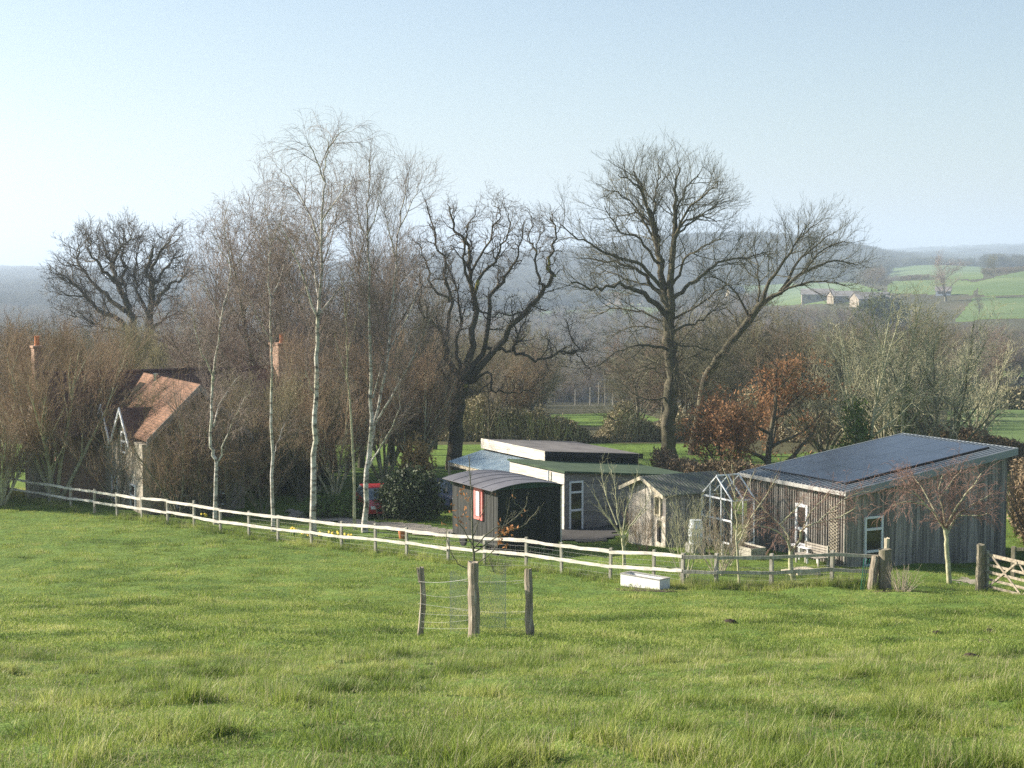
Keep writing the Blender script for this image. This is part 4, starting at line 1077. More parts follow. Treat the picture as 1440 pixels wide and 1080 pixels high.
# ------------------------------------------------------------------ small things in the yard
fr = Frame(G(928, 55.2)[:2] + (0,), u=(-.72, .69))
tz = H(fr.o[0], fr.o[1]) - .02
root = empty('water_trough', (fr.o[0], fr.o[1], tz), 'white enamel bath used as a water trough below the fence corner', 'trough')
mb = MB()
mb.box(fr, 0, 1.75, -.55, -.53, tz - .1, tz + .36); mb.box(fr, 0, 1.75, .0, .02, tz - .1, tz + .36); mb.box(fr, -.0, .03, -.53, 0, tz - .1, tz + .36); mb.box(fr, 1.72, 1.75, -.53, 0, tz - .1, tz + .36); mb.box(fr, .03, 1.72, -.53, 0, tz - .1, tz + .05)
mb.build('basin', M['trough'], root)
mb = MB(); mb.box(fr, -.02, 1.77, -.57, -.5, tz + .362, tz + .385); mb.box(fr, -.02, 1.77, -.03, .04, tz + .362, tz + .385); mb.box(fr, 1.69, 1.77, -.5, -.03, tz + .362, tz + .385); mb.box(fr, -.02, .06, -.5, -.03, tz + .362, tz + .385); mb.build('rim', M['concrete'], root)
# water barrel on a block
bg = G(978, 66.3); f = Frame((bg[0], bg[1], 0), YARD)
mb = MB(); mb.box(f, -.3, .3, -.3, .3, bg[2] - .1, bg[2] + .42); tagit(mb.build('concrete_block', M['concrete'], None, False, bg), 'square grey block carrying the pale barrel', 'block')
root = empty('water_barrel', (bg[0], bg[1], bg[2] + .42), 'pale blue plastic water barrel standing on a block beside the shed', 'barrel')
z = bg[2] + .42; mb = MB(); prof = [(0, .25), (.05, .27), (.28, .30), (.30, .315), (.32, .30), (.46, .305), (.60, .30), (.62, .315), (.64, .30), (.86, .265), (.90, .24)]
mb.tube([(bg[0], bg[1], z + a * 1.04) for a, _ in prof], [b for _, b in prof], 20); mb.build('barrel_body', M['plastic'], root, True)
mb = MB(); mb.tube([(bg[0], bg[1], z + .94), (bg[0], bg[1], z + .97)], .24, 20); mb.build('lid', M['plastic'], root)
# raised planter, bench, white table, pallet against the barn
def crate(name, px, Y, L_, D_, Hh, label, cat, m, nb=3, ang=YARD, dx=0):
    g = G(px, Y); f = Frame((g[0], g[1], 0), ang); z = g[2]
    r = empty(name, g, label, cat)
    for i, (a0, a1, b0, b1) in enumerate(((0, L_, 0, .03), (0, L_, D_ - .03, D_), (0, .03, .03, D_ - .03), (L_ - .03, L_, .03, D_ - .03))):
        q = MB()
        for k in range(nb): q.box(f, a0, a1, b0, b1, z + Hh * k / nb, z + Hh * (k + 1) / nb - .012)
        q.build('side_board', m, r)
    q = MB(); q.box(f, .03, L_ - .03, .03, D_ - .03, z, z + Hh - .08); q.build('soil', M['soil'], r)
    return f, z, r
f, z, r = crate('raised_planter', 1056, 64.8, .75, 1.5, .45, 'low wooden raised planter at the far end of the barn wall', 'planter', M['post'], ang=YARD)
g = G(1137, 64.6); f = Frame((g[0], g[1], 0), YARD); z = g[2]; root = empty('garden_table', g, 'small white slatted table against the sunlit barn wall', 'table')
mb = MB()
for k in range(4): mb.box(f, -.35 + k * .17, -.2 + k * .17, -.35, .95, z + .62, z + .65)
mb.build('tabletop', M['white'], root)
for a in (-.3, .2):
    for b in (-.3, .85): mb = MB(); mb.box(f, a, a + .05, b, b + .05, z - .05, z + .62); mb.build('leg', M['white'], root)
g = G(1158, 63.4); f = Frame((g[0], g[1], 0), YARD); z = g[2]; root = empty('garden_bench', g, 'weathered wooden bench with a slatted back beside the white table', 'bench')
mb = MB()
for k in range(4): mb.box(f, -.45 + k * .12, -.35 + k * .12, -.2, 1.25, z + .42, z + .45)
mb.build('seat', M['wood_grey'], root)
mb = MB()
for k in range(4): mb.box(f, .06, .09, -.2, 1.25, z + .5 + k * .1, z + .57 + k * .1)
mb.build('backrest', M['wood_grey'], root)
for a in (-.42, .04):
    for b in (-.2, 1.18): mb = MB(); mb.box(f, a, a + .06, b, b + .07, z - .05, z + (.9 if a > 0 else .42)); mb.build('leg', M['post'], root)
g = G(1138, 60.5); f = Frame((g[0], g[1], 0), YARD + .1); z = g[2] + .02; root = empty('pallet', g, 'pale wooden pallet lying on the grass behind the shaded fence', 'pallet')
mb = MB()
for k in range(7): mb.box(f, -.6 + k * .18, -.48 + k * .18, 0, .9, z + .15, z + .17)
mb.build('deck_boards', M['cream'], root)
mb = MB()
for b in (0, .42, .82): mb.box(f, -.6, .6, b, b + .08, z, z + .148)
mb.build('bearers', M['cream'], root)
g = G(1016, 64.5); mb = MB(); mb.tube([(g[0], g[1], g[2] - .1), (g[0] + .01, g[1], g[2] + .62)], [.06, .055], 8); tagit(mb.build('marker_post', M['pale_boards'], None, False, g), 'short pale round post in front of the greenhouse', 'post')
g = G(565, 71.5); mb = MB(); mb.tube([g, (g[0], g[1], g[2] + .1), (g[0], g[1], g[2] + .38), (g[0], g[1], g[2] + .44)], [.11, .13, .16, .18], 14); tagit(mb.build('clay_pot', M['pot'], None, False, g), 'small terracotta pot on the garden grass behind the fence', 'pot')
# cars half hidden by the shrubs
def car(px, Y, ang, mp_, label):
    g = G(px, Y); f = Frame((g[0], g[1], 0), ang); z = g[2]; r = empty('parked_car', g, label, 'car')
    W2 = .84; prof = [(-2.0, .35), (-2.02, .7), (-1.75, .82), (-1.05, .92), (1.15, .98), (1.85, .92), (1.98, .6), (1.95, .35)]
    q = MB(); q.prism([f(a, -W2, z + h) for a, h in prof], [f(a, W2, z + h) for a, h in prof]); q.build('car_body', M[mp_], r)
    q = MB(); c0 = [(-1.1, .9), (-.45, 1.40), (.95, 1.42), (1.7, .95)]
    q.prism([f(a, -W2 + (.12 if h > 1 else .02), z + h) for a, h in c0], [f(a, W2 - (.12 if h > 1 else .02), z + h) for a, h in c0]); cb = q.build('cabin', M['windscreen'], r)
    q = MB(); q.prism([f(a, -W2 + .13, z + h) for a, h in ((-.45, 1.405), (-.4, 1.45), (.9, 1.46), (.97, 1.425))], [f(a, W2 - .13, z + h) for a, h in ((-.45, 1.405), (-.4, 1.45), (.9, 1.46), (.97, 1.425))]); q.build('roof', M[mp_], r)
    for a in (-1.3, 1.25):
        for b in (-W2 - .01, W2 - .18):
            q = MB(); q.tube([f(a, b, z + .31), f(a, b + .19, z + .31)], .31, 18); q.build('wheel', M['black'], r)
    for b in (-.62, .42): q = MB(); q.box(f, -2.05, -1.99, b, b + .22, z + .58, z + .72); q.build('headlight', M['white'], r)
    q = MB(); q.box(f, -2.04, -2.0, -.35, .35, z + .45, z + .6); q.build('grille', M['black'], r)
car(530, 81, pi / 2 + .25, 'carred', 'small red car parked behind the twin birches, mostly hidden by twigs')
car(606, 84, pi / 2 + .9, 'carblue', 'dark blue car parked left of the workshop behind the evergreen shrub')
g = G(545, 92); f = Frame((g[0], g[1], 0), YARD)
# road far down in the valley with telegraph poles and lorry
for px, yt, yb in ((809, 547, 578), (830, 545, 570), (842, 538, 569), (851, 528, 570), (862, 523, 568)):
    Y = 330; a = P(px, yb, Y); z0 = H(a[0], Y); t_ = zy(yt, Y)
    mb = MB(); mb.tube([(a[0], Y, z0 - .5), (a[0], Y, t_)], [.16, .12], 6)
    o = mb.build('valley_pole', M['post'], None, False, (a[0], Y, z0)); tagit(o, 'thin pale pole standing by the valley road beyond the central trees', 'pole', 'pale poles beside the valley road')
def lorry(px, py, Y, L_, h, mname, label, name='lorry', cat='lorry'):
    a = P(px, py, Y); f = Frame((a[0], Y, 0), 0.05); z = a[2]; r = empty(name, a, label, cat)
    q = MB(); q.box(f, -L_ / 2, L_ / 2 - 2.2, 0, 2.4, z + 1.0, z + h); q.build('load_box', M[mname], r)
    q = MB(); q.box(f, L_ / 2 - 2.1, L_ / 2, 0, 2.4, z + .7, z + h * .85); q.build('cab', M['white'], r)
    for k in (-L_ / 2 + 1, -L_ / 2 + 2.4, L_ / 2 - 1.2): q = MB(); q.tube([f(k, -.05, z + .5), f(k, 2.45, z + .5)], .5, 10); q.build('wheel', M['black'], r)
lorry(866, 553, 400, 7, 3.4, 'carblue', 'dark blue lorry on the valley road beyond the thin poles')
lorry(773, 556, 400, 6, 3.0, 'plastic', 'pale grey van on the valley road left of the thin poles', 'van', 'van')
mb = MB(); a = P(745, 549, 404); b = P(890, 549, 404); mb.box(Frame((a[0], a[1], 0), 0), 0, b[0] - a[0], 0, .4, a[2] - 6, a[2] - .3)
mb = MB(); f = Frame((P(776, 549, 404)[0], 404, 0), .02); zz = P(776, 556, 404)[2]; mb.box(f, 0, 14, 0, .3, zz - 4, P(776, 546, 404)[2]); tagit(mb.build('roadside_wall', M['concrete'], None, False, (f.o[0], 404, zz)), 'long grey roadside wall in the valley', 'wall')
# daffodils and molehills
rg = random.Random(8)
def daffodil(px, Y, label):
    g = G(px, Y); r = empty('daffodil_clump', g, label, 'daffodils', 'daffodil clumps behind the fence'); lv = MB(); fl_ = MB()
    for k in range(9):
        x, y = g[0] + rg.gauss(0, .10), g[1] + rg.gauss(0, .1); h = rg.uniform(.28, .42)
        lv.tube([(x, y, g[2]), (x + rg.gauss(0, .04), y, g[2] + h)], .012, 3)
        if k < 5:
            fl_.tube([(x, y - .02, g[2] + h), (x - .03, y - .06, g[2] + h + .01)], [.055, .06], 6)
    lv.build('leaves', M['stem_green'], r); fl_.build('flowers', M['yellow'], r)
for px, Y in ((428, 72.0), (436, 71.6), (452, 71.4), (471, 70.5), (468, 71), (490, 70.3), (415, 73), (289, 78)):
    daffodil(px, Y, 'clump of yellow daffodils in the grass behind the silvery fence')
def molehill(px, Y, r_, label):
    g = G(px, Y); rg2 = random.Random(px); n = 10; q = MB()
    rings = [(1, -.03), (.8, .35), (.45, .75), (.12, 1.0)]
    for k, (rr_, hh) in enumerate(rings):
        for i in range(n):
            a = i / n * 6.283; j = rg2.uniform(.75, 1.25); q.V.append((g[0] + cos(a) * r_ * rr_ * j, g[1] + sin(a) * r_ * rr_ * j, g[2] + hh * r_ * .42 * j))
    for k in range(3):
        for i in range(n): q.Q.append((k * n + i, k * n + (i + 1) % n, (k + 1) * n + (i + 1) % n, (k + 1) * n + i))
    for i in range(1, n - 1): q.T.append((3 * n, 3 * n + i, 3 * n + i + 1))
    tagit(q.build('molehill', M['soil'], None, True, g), label, 'molehill', 'molehills in the paddock')
for px, py, r_, lb in ((1026, 876, .20, 'dark molehill in the middle of the paddock below the shaded fence'), (1316, 892, .17, 'dark molehill below the dry stems, left one of the right-hand group'), (1391, 890, .19, 'dark molehill on the right, upper of the two near the right edge'), (1384, 907, .22, 'dark molehill on the right, lower of the two near the right edge'), (1365, 925, .15, 'smallest and nearest molehill on the right side of the paddock')):
    Y = 50
    for _ in range(25):
        yy = proj(*G(px, Y))[1]; Y += (yy - py) * .06
    molehill(px, Y, r_ * 1.2, lb)

# ------------------------------------------------------------------ the trees one can tell apart
# big bare tree right of centre
traced('bare_tree', 104, [
 ([(942, 650), (940, 610), (943, 565), (945, 520), (941, 478), (942, 440)], .62, .45, 0),
 ([(942, 440), (932, 395), (925, 345), (915, 300), (900, 262), (890, 240)], .36, .05, 1.2),
 ([(943, 440), (945, 380), (948, 330), (950, 290), (950, 262), (956, 235)], .34, .05, -1.0),
 ([(940, 446), (903, 412), (870, 401), (840, 406), (803, 397)], .26, .05, -2.0),
 ([(938, 430), (915, 395), (893, 377), (865, 369), (826, 363)], .20, .05, 1.5),
 ([(936, 410), (905, 375), (877, 366), (843, 350), (813, 336), (787, 315)], .18, .04, -1.5),
 ([(944, 425), (965, 405), (993, 383), (1013, 368), (1050, 361), (1078, 356)], .20, .04, 1.5),
 ([(947, 345), (960, 313), (985, 303), (1008, 312)], .13, .03, -1.6),
 ([(927, 340), (913, 313), (893, 298), (862, 310)], .14, .03, 1.8),
 ([(920, 330), (905, 275), (884, 255), (870, 245)], .14, .03, -2.2),
 ([(947, 330), (955, 285), (970, 258), (982, 245)], .13, .03, 2.4),
 ([(950, 335), (972, 290), (1000, 268), (1010, 255)], .12, .03, -2.6),
 ([(930, 380), (918, 330), (920, 280), (925, 255), (930, 235)], .16, .03, 2.6),
 ([(946, 400), (965, 365), (990, 345), (1020, 335)], .13, .03, -2.4),
 ([(925, 370), (900, 335), (870, 325), (850, 290)], .13, .03, -2.8),
 ([(944, 465), (970, 458), (993, 444), (1022, 432)], .12, .03, -1.8),
 ([(942, 490), (915, 486), (893, 487), (870, 497), (822, 522)], .14, .03, -2.2),
 ([(944, 556), (925, 560), (900, 565), (870, 590), (850, 585)], .09, .02, -1.5),
 ([(944, 520), (960, 505), (985, 500), (1005, 520)], .10, .02, 1.5),
 ([(942, 535), (920, 520), (890, 525), (868, 540)], .09, .02, 2.0),
 ([(942, 478), (965, 488), (1000, 494), (1034, 512)], .09, .02, 2.0), ([(941, 470), (912, 460), (880, 462), (852, 475)], .09, .02, 2.5), ([(943, 505), (925, 505), (905, 520), (880, 545)], .07, .02, 2.2),
 ([(943, 500), (962, 525), (985, 545)], .07, .02, -2.0), ([(926, 350), (895, 290), (868, 272), (850, 268)], .11, .03, 1.2), ([(948, 330), (975, 310), (1002, 292), (1022, 284)], .10, .03, 1.4),
 ([(941, 455), (905, 440), (870, 435), (835, 440)], .11, .03, 3.0), ([(944, 450), (980, 430), (1015, 405), (1040, 400)], .11, .03, -3.0), ([(936, 410), (900, 400), (860, 385), (830, 385)], .10, .03, 3.2),
], ASHF, M['bark_dark'], M['bark_ash'], 'tallest broad bare tree with a rounded crown, standing behind the boarded workshop', 21, k1=9, sc=.95, jit=.07, rscale=.82)
# leaning tree beside it
traced('leaning_tree', 107, [
 ([(975, 600), (990, 545), (1010, 505), (1043, 465), (1070, 428)], .38, .30, 0),
 ([(1070, 428), (1097, 410), (1128, 385), (1165, 368), (1203, 372)], .22, .04, 1.0),
 ([(1068, 430), (1090, 385), (1110, 355), (1130, 322)], .20, .04, -1.5),
 ([(1097, 410), (1120, 370), (1148, 345), (1168, 330)], .16, .03, 2),
 ([(1085, 418), (1120, 402), (1160, 394), (1188, 402)], .13, .03, -2),
 ([(1066, 432), (1068, 385), (1060, 345)], .12, .03, 1.5),
 ([(1055, 448), (1030, 405), (1000, 388)], .12, .03, -1.5),
 ([(1095, 378), (1125, 335), (1155, 310)], .10, .03, 1.5),
 ([(1128, 385), (1160, 350), (1190, 340)], .09, .03, -1.5),
 ([(1040, 468), (1030, 440), (1010, 425)], .09, .03, 1.5),
], ASHF, M['bark_dark'], M['bark_ash'], 'bare tree leaning to the right with a low wide fan of branches', 33, k1=8, sc=.92, rscale=.82)
# gnarled oak in the centre
traced('gnarled_oak', 100, [
 ([(640, 655), (641, 610), (645, 570), (650, 540), (652, 525)], .64, .52, 0),
 ([(649, 530), (627, 503), (624, 474), (613, 457), (596, 445), (588, 425), (592, 380)], .28, .05, -1.5),
 ([(652, 525), (664, 485), (667, 437), (660, 385), (657, 345), (640, 320), (632, 290)], .34, .05, 1.0),
 ([(667, 437), (671, 394), (696, 368), (713, 335), (716, 300)], .18, .04, -1.4),
 ([(658, 528), (684, 483), (690, 419), (713, 390), (727, 359), (737, 312)], .26, .04, 1.6),
 ([(660, 535), (698, 487), (738, 440), (766, 405), (777, 388), (769, 370), (782, 335), (774, 305)], .30, .05, -1.6),
 ([(766, 405), (755, 383), (752, 352), (744, 336), (748, 303)], .13, .03, 1.2),
 ([(680, 488), (704, 491), (724, 490), (729, 468), (744, 440)], .17, .04, -1.4),
 ([(724, 489), (738, 501), (760, 506), (787, 494), (811, 493), (804, 472), (794, 448)], .14, .03, -1.5),
 ([(787, 494), (806, 497), (820, 508), (830, 520)], .08, .02, .6),
 ([(657, 538), (687, 523), (692, 548), (706, 553), (738, 550), (762, 534)], .13, .03, -2),
 ([(624, 476), (632, 425), (624, 374), (612, 330), (600, 290)], .18, .04, 1.4),
 ([(632, 425), (606, 400), (600, 365), (585, 340)], .12, .03, -1.4),
 ([(662, 400), (650, 365), (655, 330), (668, 295)], .14, .03, -1.8),
 ([(660, 385), (682, 350), (700, 310), (697, 285)], .12, .03, 1.8),
 ([(645, 545), (620, 520), (600, 515), (585, 480)], .14, .03, 1.8),
 ([(650, 525), (640, 490), (648, 450), (640, 400), (622, 350)], .18, .04, 2.4),
 ([(738, 440), (716, 442), (700, 440), (690, 450)], .09, .03, 1.2),
 ([(752, 352), (760, 330), (765, 318)], .06, .02, 1),
], Sp(**{**OAK.__dict__, 'L': [1.7, 1.0, .6, .36], 'dens': [2.4, 3.4, 4.4, 4.4], 'wig': [.34, .34, .3, .25], 'trop': [.08, .08, .06, .03]}), M['bark_moss'], M['twig_dark'],
 'gnarled mossy oak with twisting limbs, standing left of the workshop roof', 44, k1=9, sc=.95, jit=.08, rscale=.78)
# round oak on the left
traced('round_oak', 150, [
 ([(196, 560), (197, 520), (196, 495)], 1.0, .85, 0),
 ([(193, 500), (190, 480), (187, 449), (172, 416), (161, 385), (154, 365), (148, 348)], .62, .09, 1),
 ([(200, 500), (206, 482), (211, 449), (216, 400), (208, 382), (213, 360), (214, 345)], .60, .09, -1),
 ([(191, 482), (165, 449), (142, 439), (124, 418), (95, 394), (79, 387)], .36, .06, -2.5),
 ([(176, 437), (150, 414), (126, 391), (109, 363), (112, 345)], .30, .06, 3),
 ([(162, 398), (138, 373), (126, 348), (130, 335)], .22, .05, -3),
 ([(208, 466), (233, 449), (255, 439)], .26, .05, 2),
 ([(212, 436), (230, 408), (250, 396), (270, 380)], .30, .05, -3),
 ([(217, 398), (237, 373), (258, 358)], .22, .05, 3.5),
 ([(172, 400), (176, 379), (170, 350), (176, 330)], .24, .05, 3),
 ([(213, 380), (232, 350), (240, 335)], .20, .05, -3),
 ([(190, 470), (160, 462), (130, 455), (100, 440)], .18, .05, 3),
 ([(156, 375), (170, 350), (186, 332)], .18, .05, -3),
 ([(209, 445), (192, 410), (190, 370), (196, 340)], .22, .05, 4),
 ([(124, 418), (105, 415), (85, 410)], .12, .04, -2),
], Sp(**{**OAK.__dict__, 'L': [3.2, 1.8, 1.0, .6], 'dens': [1.7, 2.4, 3.0, 3.0], 'r': [.10, .05, .026, .015], 'wig': [.17, .18, .18, .18], 'trop': [.10, .08, .05, .02]}), M['bark_dark'], M['twig_dark'],
 'broad rounded bare oak with two stems, far left beyond the farmhouse', 55, k1=8, sc=.8, jit=.12, rscale=.85)

# birches
BG = 'white birches behind the silvery fence'
BK = dict(sp=BIRCH, mt=M['birch'], mc=M['twig_purple'], group=BG, k1=7, jit=.03, rscale=.82)
def birch(Y, limbs, label, seed, sc=1.0, **k):
    return traced('birch_tree', Y, limbs, label=label, seed=seed, sc=sc, **{**BK, **k})
birch(77, [([(303, 712), (304, 655), (298, 635), (296, 600), (299, 537), (305, 495), (316, 430), (323, 390), (322, 350), (315, 320), (320, 290)], .13, .012, 0),
 ([(301, 535), (286, 500), (276, 468), (270, 430)], .07, .012, -1), ([(312, 455), (298, 425), (286, 400), (275, 380)], .05, .01, .8), ([(300, 600), (312, 562), (338, 528)], .06, .01, 1.2),
 ([(307, 648), (322, 605), (345, 560), (357, 545)], .055, .01, -1.2), ([(322, 400), (335, 370), (340, 340)], .03, .01, 1), ([(322, 370), (305, 340), (292, 315)], .03, .01, -1)],
 'leftmost slim white birch, leaning and forked, in front of the farmhouse', 61, .85)
birch(75, [([(384, 725), (382, 640), (381, 560), (382, 480), (378, 400), (380, 340), (372, 285)], .115, .012, 0),
 ([(381, 480), (362, 445), (348, 415)], .04, .01, -1), ([(381, 420), (398, 380), (405, 340)], .04, .01, 1), ([(379, 360), (362, 330), (352, 310)], .03, .01, 1.2), ([(380, 345), (395, 310), (400, 285)], .03, .01, -1), ([(384, 640), (395, 610), (402, 592)], .03, .01, 1)],
 'straight slim white birch second from the left', 62, .95)
birch(73, [([(441, 745), (440, 680), (443, 600), (446, 520), (447, 450), (452, 380), (452, 320), (455, 268), (458, 222), (463, 190)], .20, .012, 0),
 ([(447, 455), (430, 400), (408, 345), (388, 305)], .08, .012, -1.2), ([(449, 440), (475, 410), (502, 382)], .07, .012, 1), ([(452, 350), (432, 295), (405, 250), (392, 238)], .07, .01, 1.4), ([(453, 310), (480, 270), (498, 252)], .05, .01, -1.2),
 ([(456, 255), (438, 212), (428, 194)], .05, .01, -1), ([(459, 215), (478, 188), (492, 180)], .04, .01, 1), ([(449, 420), (440, 370), (430, 330), (415, 300)], .07, .01, 1.6), ([(453, 340), (470, 310), (485, 300)], .04, .01, 1.5), ([(446, 560), (436, 540), (428, 520)], .04, .01, -1)],
 'tallest white birch with drooping purple twigs, third from the left', 63, 1.15)
birch(74, [([(513, 735), (516, 660), (522, 600), (521, 540), (520, 460), (518, 380), (516, 300), (520, 262), (519, 224)], .17, .012, 0),
 ([(516, 660), (528, 595), (545, 500), (552, 420), (560, 330), (569, 272), (576, 234)], .11, .012, 1.4), ([(528, 595), (558, 545), (588, 485), (613, 432)], .07, .012, -1.2), ([(520, 655), (545, 612), (562, 572), (560, 530)], .06, .012, -1.6),
 ([(524, 560), (540, 500), (550, 465)], .05, .01, 1), ([(518, 345), (502, 300), (498, 270)], .04, .01, 1), ([(517, 330), (532, 290), (536, 255)], .04, .01, -1), ([(556, 360), (545, 320), (540, 290)], .04, .01, -1), ([(562, 320), (582, 280), (592, 250)], .04, .01, .8), ([(545, 500), (575, 440), (590, 400)], .05, .01, 1.4)],
 'twin stemmed white birch with curved side branches, rightmost of the birches', 64, 1.0, sp=Sp(**{**BIRCH.__dict__, 'trop': [.12, .04, -.04], 'ang': [.6, .6, .6]}))
birch(75, [([(499, 730), (498, 660), (492, 570), (487, 500), (485, 440), (479, 385)], .10, .015, 0), ([(487, 500), (498, 460), (503, 420)], .04, .01, 1), ([(489, 540), (478, 500), (470, 470)], .04, .01, -1), ([(486, 450), (495, 400), (497, 370)], .03, .01, 1)],
 'thin greenish birch stem just left of the twin birch', 65, .9, mt=M['bark_pale'])

# small yard trees
traced('young_tree', 62, [([(878, 800), (877, 770), (875, 752)], .075, .06, 0), ([(876, 758), (860, 735), (846, 715), (838, 698)], .035, .008, -.5), ([(876, 757), (868, 722), (866, 690), (860, 660)], .035, .008, .4),
 ([(877, 757), (890, 735), (905, 715), (914, 698)], .035, .008, .5), ([(875, 757), (880, 720), (890, 690), (897, 662)], .03, .008, -.4), ([(868, 738), (851, 692), (845, 655)], .03, .008, .7)],
 ORCH, M['bark_pale'], M['bark_pale'], 'small vase shaped bare tree in front of the pale garden shed', 71, k1=7, jit=.012, flare=1.2)
traced('spreading_tree', 57, [([(1117, 836), (1113, 800), (1112, 775)], .10, .085, 0), ([(1112, 778), (1104, 756), (1088, 745), (1064, 738)], .05, .012, -.6), ([(1113, 776), (1107, 752), (1095, 735), (1080, 722), (1062, 708)], .05, .012, .6),
 ([(1113, 776), (1125, 757), (1129, 744), (1150, 735), (1180, 727), (1203, 714)], .055, .012, -.5), ([(1128, 746), (1137, 725), (1150, 710), (1166, 692)], .035, .01, .8), ([(1096, 737), (1110, 725), (1122, 712), (1128, 698)], .03, .01, -.4), ([(1080, 722), (1060, 700), (1045, 695)], .025, .01, .5), ([(1150, 735), (1190, 700), (1225, 690)], .025, .01, .5)],
 Sp(**{**WEEP.__dict__, 'dens': [5.5, 6.5, 7]}), M['bark_pale'], M['twig_pink'], 'low spreading weeping tree in front of the barn window and white table', 72, k1=7, jit=.015, start=.9, flare=1.2)
traced('umbrella_tree', 59, [([(1336, 820), (1333, 790), (1331, 765), (1329, 742)], .105, .075, 0), ([(1330, 748), (1316, 724), (1303, 711), (1288, 695), (1266, 685)], .05, .012, -.5), ([(1331, 752), (1347, 724), (1362, 713), (1384, 701), (1396, 692)], .05, .012, .5),
 ([(1330, 745), (1325, 715), (1320, 690), (1326, 668)], .04, .01, .6), ([(1331, 740), (1352, 702), (1370, 681), (1380, 666)], .04, .01, -.6), ([(1315, 722), (1298, 688), (1282, 668)], .035, .01, .9), ([(1303, 711), (1275, 705), (1255, 712)], .03, .01, -.9), ([(1345, 725), (1375, 725), (1392, 722)], .03, .01, -.8), ([(1322, 700), (1340, 675), (1352, 660)], .03, .01, 1), ([(1300, 708), (1285, 690), (1262, 668)], .025, .01, .2)],
 Sp(**{**WEEP.__dict__, 'dens': [6.0, 7.5, 8], 'trop': [.08, -.06, -.22], 'r': [.018, .010, .0068]}), M['bark_pale'], M['twig_pink'], 'umbrella shaped tree with reddish twigs in front of the shaded barn wall', 73, k1=8, jit=.012, start=.9, flare=1.2)
traced('slender_tree', 57, [([(1040, 848), (1038, 800), (1036, 745), (1034, 700), (1029, 652)], .055, .012, 0), ([(1037, 765), (1060, 722), (1082, 690), (1092, 668)], .025, .008, .5), ([(1036, 745), (1018, 712), (1004, 682)], .022, .008, -.5), ([(1035, 722), (1050, 690), (1062, 660)], .022, .008, .4), ([(1036, 755), (1056, 735), (1075, 728)], .02, .008, -.5), ([(1034, 700), (1022, 670), (1015, 655)], .02, .008, .4)],
 ORCH, M['bark_pale'], M['twig_brown'], 'slender pale trunked young tree by the left corner of the barn', 74, k1=6, jit=.012, flare=1.2)
traced('young_oak', 36.3, [([(669, 866), (667, 800), (665, 765), (664, 720), (662, 680), (659, 642)], .040, .007, 0), ([(666, 772), (690, 747), (715, 735), (738, 714), (741, 698)], .018, .006, .3), ([(666, 777), (703, 752), (735, 740), (752, 722), (758, 712)], .018, .006, -.3),
 ([(665, 755), (680, 717), (693, 690)], .015, .005, .3), ([(665, 768), (650, 742), (638, 722)], .014, .005, -.3), ([(667, 803), (648, 795), (635, 778), (628, 752), (630, 738)], .016, .005, -.3), ([(667, 795), (690, 778), (703, 758), (716, 728)], .016, .005, .3),
 ([(664, 722), (655, 700), (648, 690)], .009, .004, .2), ([(703, 752), (713, 725), (716, 708)], .009, .004, .2), ([(735, 715), (722, 705), (722, 696)], .007, .003, -.1), ([(664, 735), (652, 722), (645, 712)], .008, .003, .2)],
 Sp(L=[.32, .14], dens=[5, 6], ang=[.65, .7], sh=[.4, .3], start=[.35, .2], n=[4, 2], wig=[.12, .12], trop=[.08, .04], r=[.0065, .004]), M['bark_ash'], M['bark_ash'],
 'young tree with a few brown leaves inside the wire guard', 75, k1=6, jit=.008, flare=1.1, leafmat=M['leaf_brown'], leafsize=.06, leafper=2, leafspread=.05, leafname='dead_leaves',
 leafsel=lambda t, rg: (lambda q: (hypot((q[0] - 716) / 26, (q[1] - 758) / 18) < 1 and rg.random() < .9) or (hypot((q[0] - 645) / 18, (q[1] - 725) / 40) < 1 and rg.random() < .32) or rg.random() < .01)(proj(*t)))

# free-grown trees and shrubs: one of each kind is built, the others are copies
def make(name, out, px, Y, mt, mc, label, cat='tree', group=None, scale=1.0, rot=0.0, k1=6, **k):
    g = G(px, Y); r = build_tree(name, (0, 0, 0), out, mt, mc, label, cat, group, k1=k1, **k)
    r.location = g; r.scale = (scale,) * 3; r.rotation_euler = (0, 0, rot); return r
rg = random.Random(77)
fan = make('multistem_tree', generic('', 81, 8.6, BUSHY, stems=11, r=.14, spread=.62, fork=.3, limbs=5, limbL=.42, limbang=.5), 80, 86.5, M['bark_pale'], M['twig_brown'], 'wide fan of many pale stems directly behind the fence, left of the dormers', k1=6)
copy_thing(fan, G(2, 84), 2.1, .62, 'smaller fan of pale stems cut by the left edge of the photo', None)
make('young_tree', generic('', 82, 6.3, BUSHY, stems=4, r=.07, spread=.22, fork=.25, limbs=6, limbL=.3, limbang=.6, sc=.8), 198, 85, M['bark_ash'], M['twig_olive'], 'narrow olive tinted young tree in front of the right hand dormer', k1=6)
GR = 'bare brown trees around the farmhouse'
LB = 'dense bare brown tree in the mass of trees around the farmhouse'
pur = make('bare_tree', generic('', 91, 13.5, Sp(**{**BUSHY.__dict__, 'L': [2.6, 1.4, .8, .45]}), r=.20, fork=.18, limbs=11, limbL=.55, limbang=.62), 345, 99, M['bark_ash'], M['twig_purple'], 'tall purple brown bare tree behind the second birch', group=GR)
brn = make('bare_tree', generic('', 92, 8.5, BUSHY, stems=7, r=.12, spread=.45, fork=.25, limbs=6, limbL=.45, limbang=.55), 55, 103, M['bark_pale'], M['twig_brown'], 'warm brown bushy tree behind the tall rendered chimney', group=GR)
olv = make('bare_tree', generic('', 93, 8.0, BUSHY, stems=6, r=.12, spread=.5, fork=.22, limbs=6, limbL=.48, limbang=.6), 150, 106, M['bark_ash'], M['twig_olive'], 'olive brown bushy tree below the round oak', group=GR)
